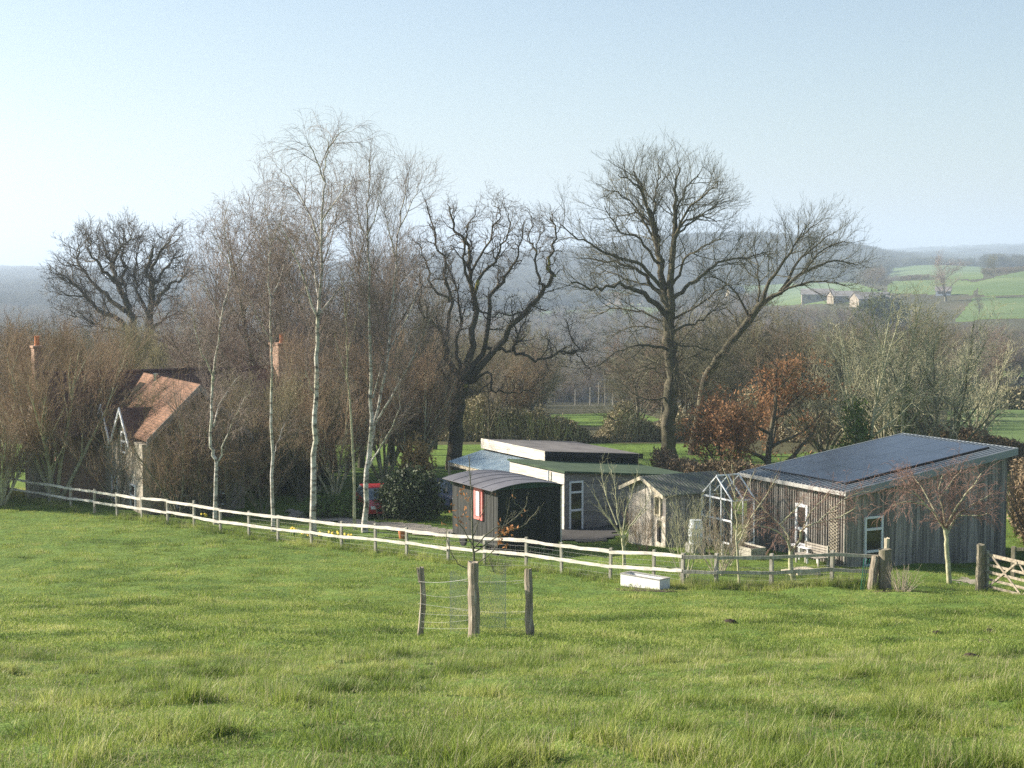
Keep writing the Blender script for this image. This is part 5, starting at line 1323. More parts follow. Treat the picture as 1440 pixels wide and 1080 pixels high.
gry = make('bare_tree', generic('', 94, 10, Sp(**{**BUSHY.__dict__, 'L': [2.3, 1.3, .7, .4]}), r=.18, fork=.2, limbs=10, limbL=.5, limbang=.7), 590, 108, M['bark_dark'], M['twig_grey'], 'grey brown bare tree close left of the gnarled oak', group=GR)
veil = make('bare_tree', generic('', 95, 8.5, Sp(**{**BUSHY.__dict__, 'dens': [1.3, 1.9, 2.3, 1.8], 'wig': [.16, .18, .18, .15]}), stems=5, r=.09, spread=.5, fork=.2, limbs=5, limbL=.5, limbang=.7), 305, 83, M['bark_ash'], M['twig_brown'], 'thin see-through bare bush right of the orange roofed wing', group=GR, scale=.62)
for px, Y, src, h, hw_ in ((15, 100, brn, 8.5, 8.2), (108, 106, brn, 8.5, 8.4), (205, 112, olv, 8, 8.4), (250, 104, pur, 13.5, 10.2), (292, 101, pur, 13.5, 12.0), (395, 100, pur, 13.5, 14.6), (430, 103, pur, 13.5, 13.8), (470, 99, pur, 13.5, 14.8), (508, 101, pur, 13.5, 14.2),
   (552, 102, gry, 10, 12.6), (575, 97, pur, 13.5, 11.5), (610, 112, gry, 10, 10.5), (392, 91, pur, 13.5, 8.5), (445, 90, brn, 8.5, 8.0), (540, 93, brn, 8.5, 8.0), (365, 88, olv, 8, 6.4), (330, 84, veil, 8.5, 5.6), (585, 92, brn, 8.5, 7.2), (600, 99, gry, 10, 8.4), (690, 118, gry, 10, 7.0), (720, 124, brn, 8.5, 6.0), (262, 81, veil, 8.5, 5.0), (424, 86, olv, 8, 6.0), (470, 86, brn, 8.5, 5.5), (236, 80, veil, 8.5, 4.2), (283, 79.5, veil, 8.5, 4.4), (370, 80, veil, 8.5, 4.6), (168, 83, veil, 8.5, 5.0), (292, 80.5, veil, 8.5, 7.0), (252, 79.5, veil, 8.5, 5.6), (322, 80, veil, 8.5, 6.4), (268, 80, pur, 13.5, 6.4)):
    copy_thing(src, G(px, Y), rg.uniform(0, 6.28), hw_ / h, LB, GR)
# pale stemmed ashes on the right, ivy round their feet
def ivy_pts(px0, px1, ytop, Y, n, rg, rad=.5):
    o = []
    for _ in range(n):
        px = px0 + (px1 - px0) * rg.random(); t = rg.random() ** 1.3; g = G((px0 + px1) / 2, Y); w = (px1 - px0) / F * Y / 2
        zt_ = P((px0 + px1) / 2, ytop, Y)[2]; a = rg.random() * 6.28; rr_ = w * math.sqrt(rg.random()) * (1 - .6 * t) * (1 + .45 * sin(t * 9 + a * 2))
        if float(fbm(np.array([px / 9.0]), np.array([t * 5.0 + a * .4]), 5)[0]) < .44 + .22 * t: continue
        o.append((g[0] + rr_ * cos(a), g[1] + rr_ * sin(a), g[2] + (zt_ - g[2]) * t))
    return o
GA = 'pale stemmed trees behind the solar roofed barn'
ash1 = generic('', 101, 10.8, Sp(**{**ASH.__dict__, 'L': [1.8, .9, .5], 'dens': [1.9, 2.4, 2.6], 'ang': [.95, .85, .7], 'trop': [.03, .05, .05], 'wig': [.14, .15, .14], 'r': [.04, .02, .013]}), stems=4, r=.13, spread=.34, fork=.25, limbs=6, limbL=.42, limbang=.8)
def local(pts, g): return [(a - g[0], b - g[1], c - g[2]) for a, b, c in pts]
q = G(1213, 98)
a1_ = make('ash_tree', ash1, 1213, 98, M['bark_pale'], M['bark_pale'], 'pale many stemmed tree with the biggest ivy clump at its foot', group=GA, leafpts=local(ivy_pts(1172, 1236, 560, 98, 3600, rg), q), leafmat=M['leaf_ivy'], leafsize=.12, leafper=3, leafname='ivy')
q = G(1272, 101); ash2 = generic('', 102, 11.2, Sp(**{**ASH.__dict__, 'L': [1.9, 1.0, .55], 'dens': [1.9, 2.4, 2.6], 'ang': [.95, .85, .7], 'trop': [.03, .05, .05], 'wig': [.14, .15, .14], 'r': [.04, .02, .013]}), stems=3, r=.15, spread=.26, fork=.3, limbs=7, limbL=.42, limbang=.8)
a2_ = make('ash_tree', ash2, 1272, 101, M['bark_pale'], M['bark_pale'], 'pale stemmed tree wrapped in a tall narrow column of ivy', group=GA, leafpts=local(ivy_pts(1258, 1290, 530, 101, 1500, rg), q), leafmat=M['leaf_ivy'], leafsize=.12, leafper=3, leafname='ivy')
ash3 = generic('', 103, 10.4, Sp(**{**ASH.__dict__, 'L': [1.9, 1.0, .55], 'dens': [1.9, 2.4, 2.6], 'ang': [.95, .85, .7], 'trop': [.03, .05, .05], 'wig': [.14, .15, .14], 'r': [.04, .02, .013]}), stems=4, r=.16, spread=.5, fork=.2, limbs=7, limbL=.45, limbang=.8)
a3_ = make('ash_tree', ash3, 1328, 99, M['bark_ash'], M['bark_pale'], 'pale tree with long branches slanting out over the green field', group=GA)
copy_thing(a3_, G(1160, 103), 1.2, .72, 'pale stemmed bare tree between the copper leaved tree and the ivy clump', GA)
copy_thing(a3_, G(1245, 108), 2.6, .84, 'pale bare tree filling the gap between the two ivy clad ones', GA)
copy_thing(a3_, G(1372, 112), 5.1, .76, 'lower pale bare tree furthest right of the pale stemmed group', GA)
# copper leaved tree
bt = generic('', 111, 7.5, BUSHY, r=.22, fork=.10, limbs=14, limbL=.66, limbang=1.0)
rg2 = random.Random(3); lp_ = []
for lv, pts, rad in bt:
    if lv >= 3:
        x, y, z = pts[-1]
        if z < 7.0 and vnoise(x * .9 + 5, z * .9 + y * .5, 7) + (.24 if x < 1.0 and z < 4.6 else -.0 - max(0, z - 4.6) * .06) > .50 and rg2.random() < .95: lp_.append(pts[-1])
make('copper_tree', bt, 1078, 97, M['bark_dark'], M['twig_brown'], 'tree still holding coppery orange dead leaves left of the solar roof', leafpts=lp_, leafmat=M['leaf_orange'], leafsize=.13, leafper=3, leafspread=.2, leafname='dead_leaves', scale=1.0)
lp2 = [p for p in lp_ if p[2] < 5]
bb = generic('', 112, 4.2, BUSHY, stems=6, r=.07, spread=.6, fork=.1, limbs=5, limbL=.5, limbang=.8, sc=.8)
make('copper_shrub', bb, 1022, 96, M['bark_dark'], M['twig_brown'], 'low shrub of coppery leaves at the foot of the leaning tree', 'shrub', leafpts=[p[1][-1] for p in bb if p[0] >= 3 and rg2.random() < .5], leafmat=M['leaf_orange'], leafsize=.12, leafper=3, leafname='dead_leaves')

# shrubs by the fence corner
shr = Sp(**{**ORCH.__dict__, 'L': [.8, .4, .2], 'dens': [3.2, 4.2, 4.2]})
make('bare_shrub', generic('', 121, 3.1, shr, stems=8, r=.022, spread=.35, fork=.25, limbs=3, limbL=.4, limbang=.4), 962, 58.5, M['bark_pale'], M['bark_pale'], 'upright bare shrub of thin pale stems just behind the fence corner', 'shrub')
make('bare_shrub', generic('', 122, 2.6, shr, stems=10, r=.018, spread=.7, fork=.2, limbs=3, limbL=.5, limbang=.6), 1010, 59.5, M['dead'], M['dead'], 'tangled arching bare shrub between the fence corner and the slender tree', 'shrub')
make('bare_shrub', generic('', 123, 2.4, shr, stems=9, r=.018, spread=.6, fork=.2, limbs=3, limbL=.5, limbang=.6), 1022, 62.5, M['bark_pale'], M['twig_brown'], 'brown twiggy shrub in front of the greenhouse', 'shrub')
make('bare_shrub', generic('', 124, 1.7, shr, stems=9, r=.014, spread=.5, fork=.2, limbs=3, limbL=.5, limbang=.6), 905, 65.8, M['twig_brown'], M['twig_brown'], 'low reddish twiggy shrub against the front of the pale shed', 'shrub')
make('dead_shrub', generic('', 125, 1.15, Sp(L=[.3, .12], dens=[4, 4], ang=[.4, .5], sh=[.3, .3], start=[.4, .3], n=[3, 2], wig=[.08, .1], trop=[.02, 0], r=[.007, .004]), stems=26, r=.010, spread=.85, fork=.3, limbs=1, limbL=.3, limbang=.3), 1268, 53.3, M['dead'], M['dead'], 'pale dry stems fanning out on the grass right of the thick gatepost', 'dead plant')
make('dead_shrub', generic('', 126, 1.0, Sp(L=[.3, .12], dens=[4, 4], ang=[.4, .5], sh=[.3, .3], start=[.4, .3], n=[3, 2], wig=[.08, .1], trop=[.02, 0], r=[.007, .004]), stems=20, r=.008, spread=.9, fork=.3, limbs=1, limbL=.3, limbang=.3), 700, 59.5, M['bark_ash'], M['bark_ash'], 'grey tangle of dry stems behind the fence rails below the hut', 'dead plant')
# evergreens and ochre shrub between the birches and the hut
def blob_leaves(name, px, Y, rx, ry, rz_, n, m, label, leafsize=.12, cat='shrub', seed=1, base=0.0, per=3, stem='bark_dark', shape=1.0, grp=None):
    g = G(px, Y); rg_ = np.random.default_rng(seed)
    th_ = rg_.uniform(0, 6.283, n); ph = np.arccos(rg_.uniform(-.35, 1, n)); rr_ = rg_.uniform(.55, 1.0, n)
    x, y, z = np.sin(ph) * np.cos(th_), np.sin(ph) * np.sin(th_), np.cos(ph)
    lump = .70 + .55 * vnoise(th_ * 1.6 + seed, ph * 2.6, seed) + .15 * vnoise(th_ * 5, ph * 7, seed + 3)
    pts = np.stack([x * rx * rr_ * lump, y * ry * rr_ * lump, base + rz_ * .35 + z * rz_ * .68 * rr_ * lump * shape], -1)
    pts = pts[pts[:, 2] > 0]
    r = empty(name, g, label, cat, grp)
    V_, Q_ = leaves_np(pts, leafsize, seed, per, leafsize * 1.1); o = mesh_np('foliage', V_, Q_, m, None); o.parent = r
    rn = random.Random(seed); out = []
    for k in range(14):
        a = rn.random() * 6.28; d = nrm((cos(a) * .7 * rx / rz_, sin(a) * .7 * ry / rz_, 1)); p_, r__ = walk(rn, (0, 0, -.1), d, rz_ * .9, 5, .1, 0, .04, .01); out.append((0, p_, r__))
    V_, Q_ = tubes_np(out, 4); o = mesh_np('stems', V_, Q_, M[stem], None, None, None, True); o.parent = r
    return r
blob_leaves('evergreen_shrub', 578, 79, 1.4, 1.2, 2.3, 2600, M['leaf_ever'], 'dark evergreen shrub between the red car and the hut', seed=4)
blob_leaves('evergreen_shrub', 552, 80.5, .9, .9, 1.6, 1400, M['leaf_ever'], 'lower dark evergreen bush beside the red car', seed=5)
blob_leaves('evergreen_shrub', 470, 80, 1.6, .9, 1.0, 1400, M['leaf_ivy'], 'low green bushes in the border behind the tallest birch', seed=6, leafsize=.1)
blob_leaves('evergreen_tree', 425, 90, 1.5, 1.5, 3.6, 2600, M['leaf_ever'], 'dark ivy covered mass behind the tallest birch', seed=7, cat='tree')
blob_leaves('ochre_shrub', 586, 86, 1.0, 1.0, 3.4, 1300, M['twig_ochre'], 'yellow ochre shrub above the dark evergreen', seed=8, leafsize=.1)
blob_leaves('holly_tree', 190, 118, 2.4, 2.0, 5.5, 3000, M['leaf_ever'], 'dark ivy mass round the foot of the round oak', seed=9, cat='tree', leafsize=.2)

# hedges
def hedge(name, pts, h, w, m, label, n, leafsize=.10, seed=1, twigs=None, top=.15):
    """hedge along a ground polyline, filled with small sprays; rough top"""
    g = np.random.default_rng(seed); A = np.array([G(*p)[:2] for p in pts]); seg = np.linalg.norm(A[1:] - A[:-1], axis=1); cum = np.concatenate([[0], np.cumsum(seg)])
    s = g.uniform(0, cum[-1], n); k = np.clip(np.searchsorted(cum, s) - 1, 0, len(seg) - 1); f = (s - cum[k]) / seg[k]
    C_ = A[k] + (A[k + 1] - A[k]) * f[:, None]; d = (A[k + 1] - A[k]) / seg[k][:, None]; nn = np.stack([-d[:, 1], d[:, 0]], -1)
    hh = h * (1 + (vnoise(s / 2.2, s * 0, seed) - .5) * top * 4 + (vnoise(s / .5, s * 0, seed + 1) - .5) * top)
    u = g.uniform(-1, 1, n); t = 1 - g.uniform(0, 1, n) ** 1.6
    XY = C_ + nn * (u * w / 2 * (1 - .35 * t ** 2))[:, None] + g.normal(0, .05, (n, 2))
    Z = HH(XY[:, 0], XY[:, 1]) + t * hh
    r = empty(name, (float(A[0][0]), float(A[0][1]), H(*A[0])), label, 'hedge')
    V_, Q_ = leaves_np(np.stack([XY[:, 0], XY[:, 1], Z], -1), leafsize, seed, 2, leafsize, 2.4)
    mesh_np('foliage', V_, Q_, m, r)
    rn = random.Random(seed); out = []
    for j in range(0, n, 9):
        x, y = XY[j]; z = float(Z[j] - t[j] * hh[j]); p_, r__ = walk(rn, (x, y, z), nrm((rn.gauss(0, .25), rn.gauss(0, .25), 1)), float(hh[j]) * rn.uniform(.7, 1.2), 3, .12, .02, .022, .008); out.append((1, p_, r__))
    V_, Q_ = tubes_np(out, 3); mesh_np('stems', V_, Q_, twigs or M['twig_grey'], r)
    return r
hedge('bramble_hedge', [(600, 121), (700, 119), (800, 117), (900, 119), (1010, 121), (1100, 124)], 2.0, 2.2, M['bramble'], 'rough olive bramble hedge across the far side of the green strip', 20000, .085, 3, twigs=M['bark_pale'], top=.5)
hedge('low_hedge', [(925, 93), (985, 89), (1035, 87), (1075, 86)], 1.6, 1.3, M['hedge_leaf'], 'dark brown hedge between the shed roof and the big tree trunk', 6000, .09, 4)
hedge('field_hedge', [(1290, 106), (1340, 104), (1400, 101), (1480, 98), (1600, 96)], 1.9, 1.6, M['hedge_leaf'], 'brown clipped hedge along the near side of the right hand field', 12000, .10, 5, top=.1)
hedge('side_hedge', [(1435, 84), (1448, 76), (1475, 70), (1520, 66)], 2.6, 1.4, M['hedge_leaf'], 'tall brown hedge beside the right end of the barn', 6000, .09, 6, top=.1)
hedge('valley_hedge', [(1290, 205), (1380, 200), (1500, 196), (1700, 190)], 2.4, 2.5, M['bramble'], 'dark hedge on the far side of the right hand field', 7000, .25, 7, top=.2)
hedge('lawn_hedge', [(1085, 118), (1180, 114), (1260, 110)], 1.4, 1.4, M['bramble'], 'low scrubby hedge behind the copper leaved tree', 5000, .1, 8, top=.3)

# ------------------------------------------------------------------ valley woodland
def merged(name, out, mt, mc, k1=4):
    """one mesh of a whole small tree (trunk and crown), not linked: used as the source for instances"""
    big = [q for q in out if q[0] < 1]; fine = [q for q in out if q[0] >= 1]
    V1, Q1 = tubes_np(big, k1); V2, Q2 = tubes_np(fine, 3)
    me_o = mesh_np(name, np.vstack([V1, V2]), np.vstack([Q1, Q2 + len(V1)]), [mt, mc], smooth=True)
    mi = np.zeros(len(Q1) + len(Q2), np.int32); mi[len(Q1):] = 1; me_o.data.polygons.foreach_set('material_index', mi)
    C.objects.unlink(me_o); return me_o
M['twig_far2'] = mat('woodland_twigs_olive', (.15, .145, .085), (.24, .22, .13), .04, .95)
M['twig_far3'] = mat('woodland_twigs_brown', (.18, .135, .095), (.27, .20, .145), .04, .95)
def mid_src(seed, mc, h=10, limbs=10, stems=1):
    return generic('', seed, h, Sp(L=[2.3, 1.3, .8], dens=[2.0, 2.6, 3.2], ang=[.8, .75, .7], sh=[.4, .3, .3], start=[.2, .2, .1], n=[4, 3, 2], wig=[.14, .16, .16], trop=[.06, .05, .02], r=[.06, .034, .020]), stems=stems, r=.2 if stems == 1 else .1, spread=.5, fork=.18, limbs=limbs, limbL=.55, limbang=.75)
GW_ = 'bare trees of the valley wood'
WL = 'bare tree in the grey brown wood filling the valley'
mids = []
for i, (mc, st) in enumerate(((M['twig_far'], 1), (M['twig_far2'], 1), (M['twig_far3'], 1), (M['twig_far2'], 5))):
    r = build_tree('woodland_tree', (0, 0, 0), mid_src(200 + i, mc, stems=st, limbs=10 if st == 1 else 5), M['bark_dark'], mc, WL, 'tree', GW_, k1=5)
    mids.append(r)
LIM = [(-200, 425), (0, 428), (70, 432), (200, 438), (400, 415), (560, 430), (620, 455), (760, 462), (900, 455), (1000, 442), (1100, 432), (1180, 436), (1240, 440), (1300, 452), (1380, 458), (1440, 462), (1700, 462)]
CLEAR = [([(1335, 622), (1335, 577), (1900, 574), (1900, 640)], 110), ([(1398, 530), (1402, 507), (1900, 503), (1900, 530)], 300), ([(755, 596), (770, 584), (895, 582), (915, 592)], 130), ([(700, 452), (720, 438), (880, 434), (900, 450)], 900),
  ([(1250, 412), (1250, 376), (1390, 372), (1380, 414)], 600), ([(1372, 452), (1376, 398), (1440, 380), (1800, 366), (1800, 452)], 550), ([(765, 562), (765, 540), (885, 535), (890, 572)], 320), ([(1125, 434), (1125, 402), (1262, 402), (1262, 434)], 560)]
def clear_ok(px, ptop, pbase, D):
    for poly, dn in CLEAR:
        if D < dn * 1.15:
            for t in (0, .2, .4, .6, .8, 1):
                if inpoly(np.array([px]), np.array([pbase + (ptop - pbase) * t]), poly)[0]: return False
    return True
rg = random.Random(2024)
def wood_points(d0, d1, n, hmin, hmax, rg, minsep=0.0, seed=0):
    """candidate tree positions, roughly even over the ground, outside the fields"""
    g = np.random.default_rng(seed); o = []
    D = np.sqrt(g.uniform(d0 ** 2, d1 ** 2, n)); px = g.uniform(-140, 1580, n)
    X = (px - 720) / F * D; Z = HH(X, D); fy = D * CT - Z * ST
    ppx = 720 + F * X / fy; ppy = 540 - F * (D * ST + Z * CT) / fy
    jx_ = (fbm(X / 60, D / 60, 5) - .5) * 8
    tn = landtone(ppx + jx_, ppy + jx_ * .12, D, X, D); tn[(D < 128)] = 1
    hh = g.uniform(hmin, hmax, n)
    lim = np.interp(ppx, [a for a, b in LIM], [b for a, b in LIM])
    small = np.where((ppx > 1240) & (D > 520) & (D < 1500), .30, 1.0)
    hh = hh * small
    top = ppy - hh * F / D
    mx = np.where(D < 1000, (ppy - lim) * D / F, 99); hh = np.minimum(hh, mx)
    keep = (tn == 0) & (hh > np.where(small < 1, 1.2, 2.5))
    for i in np.nonzero(keep)[0]:
        if clear_ok(ppx[i], ppy[i] - hh[i] * F / D[i], ppy[i], D[i]): o.append((float(X[i]), float(D[i]), float(Z[i]), float(hh[i])))
    return o
near_w = wood_points(128, 290, 520, 5.5, 9.5, rg, seed=5)
sel = near_w[:230]
for i, (x, y, z, h) in enumerate(sel):
    s = mids[i % 4]
    if i < 4: c = s; c.location = (x, y, z - .2); c.rotation_euler = (0, 0, rg.uniform(0, 6.28)); c.scale = (h / 10,) * 3
    else: c = copy_thing(s, (x, y, z - .2), rg.uniform(0, 6.28), (h / 10 * rg.uniform(.9, 1.25), h / 10 * rg.uniform(.9, 1.25), h / 10), WL, GW_)

def instancer(name, pts, scl, rot, idx, sources, label, cat):
    me = bpy.data.meshes.new(name); n = len(pts); me.vertices.add(n); me.vertices.foreach_set('co', np.asarray(pts, np.float32).ravel())
    for nm, tp, vals in (('scl', 'FLOAT_VECTOR', scl), ('rot', 'FLOAT_VECTOR', rot), ('idx', 'INT', idx)):
        a = me.attributes.new(nm, tp, 'POINT'); a.data.foreach_set('vector' if tp == 'FLOAT_VECTOR' else 'value', np.asarray(vals, np.float32 if tp != 'INT' else np.int32).ravel())
    o = bpy.data.objects.new(name, me); C.objects.link(o)
    ng = bpy.data.node_groups.new(name, 'GeometryNodeTree'); ng.interface.new_socket('Geometry', in_out='INPUT', socket_type='NodeSocketGeometry'); ng.interface.new_socket('Geometry', in_out='OUTPUT', socket_type='NodeSocketGeometry')
    N = ng.nodes; L = ng.links; gi = N.new('NodeGroupInput'); go_ = N.new('NodeGroupOutput')
    ip = N.new('GeometryNodeInstanceOnPoints'); jn = N.new('GeometryNodeJoinGeometry')
    for s in reversed(sources):
        oi = N.new('GeometryNodeObjectInfo'); oi.inputs['Object'].default_value = s; oi.inputs['As Instance'].default_value = True; L.new(oi.outputs['Geometry'], jn.inputs[0])
    mp_ = N.new('GeometryNodeMeshToPoints'); L.new(gi.outputs[0], mp_.inputs[0]); L.new(mp_.outputs[0], ip.inputs['Points'])
    L.new(jn.outputs[0], ip.inputs['Instance']); ip.inputs['Pick Instance'].default_value = True
    for nm, tp, sock in (('scl', 'FLOAT_VECTOR', 'Scale'), ('rot', 'FLOAT_VECTOR', 'Rotation'), ('idx', 'INT', 'Instance Index')):
        at = N.new('GeometryNodeInputNamedAttribute'); at.data_type = tp; at.inputs['Name'].default_value = nm
        L.new([q for q in at.outputs if q.enabled][0], ip.inputs[sock])
    L.new(ip.outputs[0], go_.inputs[0])
    md = o.modifiers.new('scatter', 'NODES'); md.node_group = ng
    return tagit(o, label, cat, kind='stuff')
src = [merged('far_tree', mid_src(300 + i, None, stems=1, limbs=9), M['bark_dark'], mc) for i, mc in enumerate((M['twig_far'], M['twig_far2'], M['twig_far3'], M['twig_far']))]
LOW = Sp(L=[3.2, 1.8], dens=[1.6, 2.0], ang=[.8, .8], sh=[.4, .3], start=[.1, .1], n=[3, 2], wig=[.16, .16], trop=[.05, .02], r=[.12, .10])
M['twig_hill'] = mat('hill_wood_twigs', (.085, .09, .07), (.14, .14, .11), .02, .95)
src_low = [merged('far_tree', generic('', 320 + i, 10, LOW, r=.3, fork=.12, limbs=10, limbL=.6, limbang=.85), M['twig_hill'], mc, 3) for i, mc in enumerate((M['twig_hill'], M['twig_hill']))]
def scatter(pts, low, seed, fat=1.0):
    g = np.random.default_rng(seed); n = len(pts); A = np.array(pts)
    s = A[:, 3] / 10; sc = np.stack([s * g.uniform(.9, 1.4, n) * fat, s * g.uniform(.9, 1.4, n) * fat, s], -1)
    rot = np.stack([np.zeros(n), np.zeros(n), g.uniform(0, 6.28, n)], -1)
    idx = g.integers(4, 6, n) if low else g.integers(0, 4, n)
    return A[:, :3] - [0, 0, .4], sc, rot, idx
parts = [scatter(near_w[230:], False, 1)] if len(near_w) > 230 else []
parts.append(scatter(wood_points(290, 620, 2600, 6, 11, rg, seed=6), False, 2))
parts.append(scatter(wood_points(620, 1400, 8000, 7, 12, rg, seed=7), False, 3))
parts.append(scatter([q for q in wood_points(520, 1500, 22000, 8, 11, rg, seed=17) if q[0] / q[1] > (1240 - 720) / F], False, 14, 1.8))
parts.append(scatter(wood_points(1400, 2400, 9000, 9, 14, rg, seed=8), True, 4, 1.3))
parts.append(scatter(wood_points(2400, 3500, 12000, 10, 16, rg, seed=9), True, 5, 1.5))
parts.append(scatter(wood_points(3500, 7000, 3000, 12, 20, rg, seed=10), True, 6, 3.0))
instancer('distant_woodland', np.vstack([p[0] for p in parts]), np.vstack([p[1] for p in parts]), np.vstack([p[2] for p in parts]), np.concatenate([p[3] for p in parts]), src + src_low, 'hazy bare woodland covering the valley sides and far hills', 'woodland')
# single trees on the far fields
def fartree(px, py, D, hpx, label, src_, name='field_tree', sx=1.0):
    z = H((px - 720) / F * D, D); g = (P(px, py, D)[0], D, z); h = hpx / F * D * (.74 if src_ is pur else 1)
    return copy_thing(src_, g, rg.uniform(0, 6), (h / 10 * sx, h / 10 * sx, h / 10), label, None)
for px, py, D, hpx, lb, s_, sx in ((1330, 412, 790, 56, 'largest rounded bare tree on the far right hillside', pur, 2.0), (1397, 388, 950, 28, 'small bare tree on the skyline at the upper right', mids[1], 1.3), (1377, 420, 700, 28, 'small dark tree on the far green field below the skyline tree', mids[0], 1.0)):
    q = fartree(px, py, D, hpx, lb, s_, sx=sx); q.name = 'field_tree'
for px, D, rx, h, sd, lb in ((1240, 640, 9, 13, 12, 'dark ivy clad tree beside the far barns'), (1222, 620, 7, 11, 13, 'lower dark evergreen left of the ivy clad tree by the far barns')):
    blob_leaves('evergreen_tree', px, D, rx, rx, h, 1500, M['leaf_ever'], lb, leafsize=.16 * D / 200 + .1, cat='tree', seed=sd)

# ------------------------------------------------------------------ grass
def grassmat(name, stops, tr=.45):
    m, t, b = NM(name); N = t.nodes; L = t.links
    geo = N.new('ShaderNodeNewGeometry'); oi = N.new('ShaderNodeObjectInfo')
    n1 = N.new('ShaderNodeTexNoise'); n1.inputs['Scale'].default_value = .45; n1.inputs['Detail'].default_value = 5; L.new(geo.outputs['Position'], n1.inputs[0])
    ad = N.new('ShaderNodeMath'); ad.operation = 'MULTIPLY_ADD'; ad.inputs[1].default_value = .38; L.new(geo.outputs['Random Per Island'], ad.inputs[0]); L.new(n1.outputs[0], ad.inputs[2])
    sb = N.new('ShaderNodeMath'); sb.operation = 'SUBTRACT'; sb.inputs[1].default_value = .19; L.new(ad.outputs[0], sb.inputs[0])
    r = N.new('ShaderNodeValToRGB'); e = r.color_ramp.elements; e[0].position = stops[0][0]; e[0].color = (*stops[0][1], 1); e[1].position = stops[-1][0]; e[1].color = (*stops[-1][1], 1)
    for p, c in stops[1:-1]: k = e.new(p); k.color = (*c, 1)
    L.new(sb.outputs[0], r.inputs[0]); L.new(r.outputs[0], b.inputs['Base Color']); b.inputs['Roughness'].default_value = .55; b.inputs['Specular IOR Level'].default_value = .35
    tl = N.new('ShaderNodeBsdfTranslucent'); L.new(r.outputs[0], tl.inputs[0]); mx = N.new('ShaderNodeMixShader'); mx.inputs[0].default_value = tr
    L.new(b.outputs[0], mx.inputs[1]); L.new(tl.outputs[0], mx.inputs[2]); L.new(mx.outputs[0], N['Material Output'].inputs[0]); return m
GM = grassmat('meadow_grass', [(.22, (.06, .105, .016)), (.40, (.165, .245, .038)), (.56, (.295, .375, .07)), (.76, (.50, .50, .18))])
GD = grassmat('dry_grass', [(.3, (.30, .27, .13)), (.7, (.50, .45, .29))], .3)
def tuft(name, n, rad, h, w, m, seed, curl=.5, m2=None, frac=0):
    g = random.Random(seed); V_ = []; Q_ = []; T_ = []; mi = []
    for k in range(n):
        a = g.random() * 6.283; r = rad * math.sqrt(g.random()); x, y = r * cos(a), r * sin(a)
        b = g.random() * 6.283; hh = h * g.uniform(.45, 1.15); ln = hh * curl * g.uniform(.3, 1.2); dx, dy = cos(b) * ln, sin(b) * ln
        c = b + pi / 2 + g.gauss(0, .4); wx, wy = cos(c) * w / 2, sin(c) * w / 2; i = len(V_)
        for t, ww in ((0, 1), (.5, .8), (1, .12)):
            px_, py_, pz = x + dx * t * t, y + dy * t * t, hh * t * (1 - .12 * t)
            V_ += [(px_ - wx * ww, py_ - wy * ww, pz), (px_ + wx * ww, py_ + wy * ww, pz)]
        Q_ += [(i, i + 1, i + 3, i + 2), (i + 2, i + 3, i + 5, i + 4)]; d = 1 if g.random() < frac else 0; mi += [d, d]
    o = mesh_np(name, V_, Q_, [m, m2 or m]); o.data.polygons.foreach_set('material_index', np.array(mi, np.int32)); C.objects.unlink(o); return o
GW3 = grassmat('broad_leaved_weeds', [(.3, (.05, .10, .025)), (.7, (.11, .17, .045))], .3)
srcs = [tuft('turf', 90, .20, .085, .0055, GM, 1, m2=GD, frac=.09), tuft('turf', 80, .17, .13, .006, GM, 2, .7, GD, .10), tuft('turf', 70, .16, .20, .006, GM, 3, .7, GD, .12),
        tuft('turf', 110, .38, .085, .012, GM, 4, m2=GD, frac=.05), tuft('turf', 100, .36, .12, .013, GM, 5, .6, GD, .10), tuft('turf', 5, .10, .36, .006, GD, 6, .18), tuft('turf', 26, .12, .07, .022, GW3, 7, .9)]
g = np.random.default_rng(99)
def grass_pts(d0, d1, n, seed):
    g = np.random.default_rng(seed); D = np.sqrt(g.uniform(d0 ** 2, d1 ** 2, n)); px = g.uniform(-330, 1770, n); X = (px - 720) / F * D
    return X, D
PX = []; SC = []; RO = []; IX = []
for d0, d1, n, sd, far in ((10.5, 18, 5800, 1, 0), (18, 30, 13500, 2, 0), (30, 48, 12000, 3, 1), (48, 92, 22000, 4, 1)):
    X, D = grass_pts(d0, d1, n, sd); nz1 = fbm(X / 1.1, D / 1.1, 31); nz2 = fbm(X / 3.2, D / 3.2, 37); g = np.random.default_rng(sd + 50)
    nz3 = fbm(X / .45, D / .45, 41); tall = np.clip((nz3 * .6 + nz1 * .3 + nz2 * .1 - .55) * 10, 0, 1)
    near_ = np.clip((34 - D) / 16, 0, 1)
    ix = np.where(g.random(n) < tall, 1, 0); ix = np.where((g.random(n) < (tall * .8 * near_)), 2, ix)
    if far: ix = np.where(g.random(n) < tall * .7, 4, 3)
    else:
        ix = np.where(g.random(n) < .05 + .10 * (nz2 > .56), 5, ix); ix = np.where(g.random(n) < .06 * (nz1 > .5), 6, ix)
    s = (.42 + tall * .66) * g.uniform(.7, 1.3, n)
    PX.append(np.stack([X, D, HH(X, D) - .01], -1)); SC.append(np.stack([np.full(n, 1.0), np.full(n, 1.0), s], -1) * g.uniform(.85, 1.2, (n, 1)))
    RO.append(np.stack([g.normal(0, .08, n), g.normal(0, .08, n), g.uniform(0, 6.28, n)], -1)); IX.append(ix)
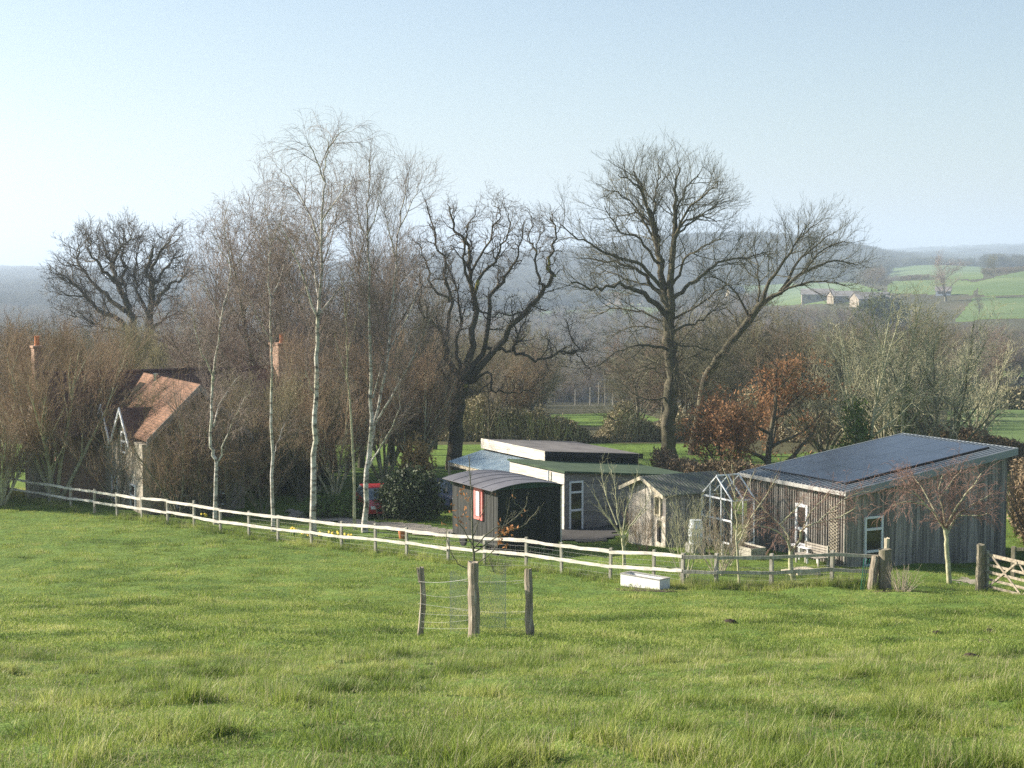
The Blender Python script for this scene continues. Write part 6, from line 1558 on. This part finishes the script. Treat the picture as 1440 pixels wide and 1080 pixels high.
for line, wd in ((g0, 1.0), (g1, 1.0)):
    n = 900 if line is g0 else 420; g = np.random.default_rng(n); A = np.array(line); t = g.uniform(0, len(A) - 1.001, n); k = t.astype(int); f = (t - k)[:, None]
    Pq = A[k] + (A[k + 1] - A[k]) * f; X = Pq[:, 0] + g.normal(0, .28, n); D = Pq[:, 1] + g.normal(0, .28, n)
    PX.append(np.stack([X, D, HH(X, D) - .01], -1)); SC.append(np.stack([np.ones(n), np.ones(n), g.uniform(1.0, 2.3, n)], -1)); RO.append(np.stack([g.normal(0, .1, n), g.normal(0, .1, n), g.uniform(0, 6.28, n)], -1)); IX.append(g.choice([1, 2, 4, 2, 5], n))
PXa = np.vstack(PX); SCa = np.vstack(SC); ROa = np.vstack(RO); IXa = np.concatenate(IX)
bad = np.zeros(len(PXa), bool)
for o_, (u0, u1, w0, w1) in ((bo, (-.1, 9.3, -.1, 7)), (wo, (0, 7, 0, 12)), (ho, (.1, 3.2, .1, 4.5)), (so_, (0, 3.7, 0, 3.1)), (go, (0, 1.2, 0, 2.2)), (R1, (-5.5, 9.5, .2, 14))):
    f = Frame((o_[0], o_[1], 0), YARD); dx = PXa[:, 0] - f.o[0]; dy = PXa[:, 1] - f.o[1]; uu = dx * f.u[0] + dy * f.u[1]; ww = dx * f.w[0] + dy * f.w[1]
    bad |= (uu > u0) & (uu < u1) & (ww > w0) & (ww < w1)
for ol in ([(400, 80), (560, 73.5), (640, 72), (648, 75.5), (540, 78), (400, 84)], [(765, 71.5), (850, 70.5), (880, 73), (875, 79), (790, 77), (765, 75)]):
    bad |= inpoly(PXa[:, 0], PXa[:, 1], [G(a, b)[:2] for a, b in ol])
k = ~bad
instancer('grass', PXa[k], SCa[k], ROa[k], IXa[k], srcs, 'lush tussocky paddock grass with scattered dry stems', 'grass')

# ------------------------------------------------------------------ haze
hz = MB(); hz.box(Frame((0, 0, 0), 0), -12500, 12500, -12500, 12500, -140, 240)
hm = bpy.data.materials.new('valley_haze'); hm.use_nodes = True; t = hm.node_tree; t.nodes.clear()
vo = t.nodes.new('ShaderNodeVolumePrincipled'); mo = t.nodes.new('ShaderNodeOutputMaterial'); vo.inputs['Density'].default_value = HAZE_DENSITY
vo.inputs['Color'].default_value = (.66, .81, 1.0, 1); vo.inputs['Anisotropy'].default_value = .2
t.links.new(vo.outputs[0], mo.inputs['Volume'])
o = hz.build('haze', hm); tagit(o, 'thin blue haze lying over the valley', 'haze', kind='stuff')
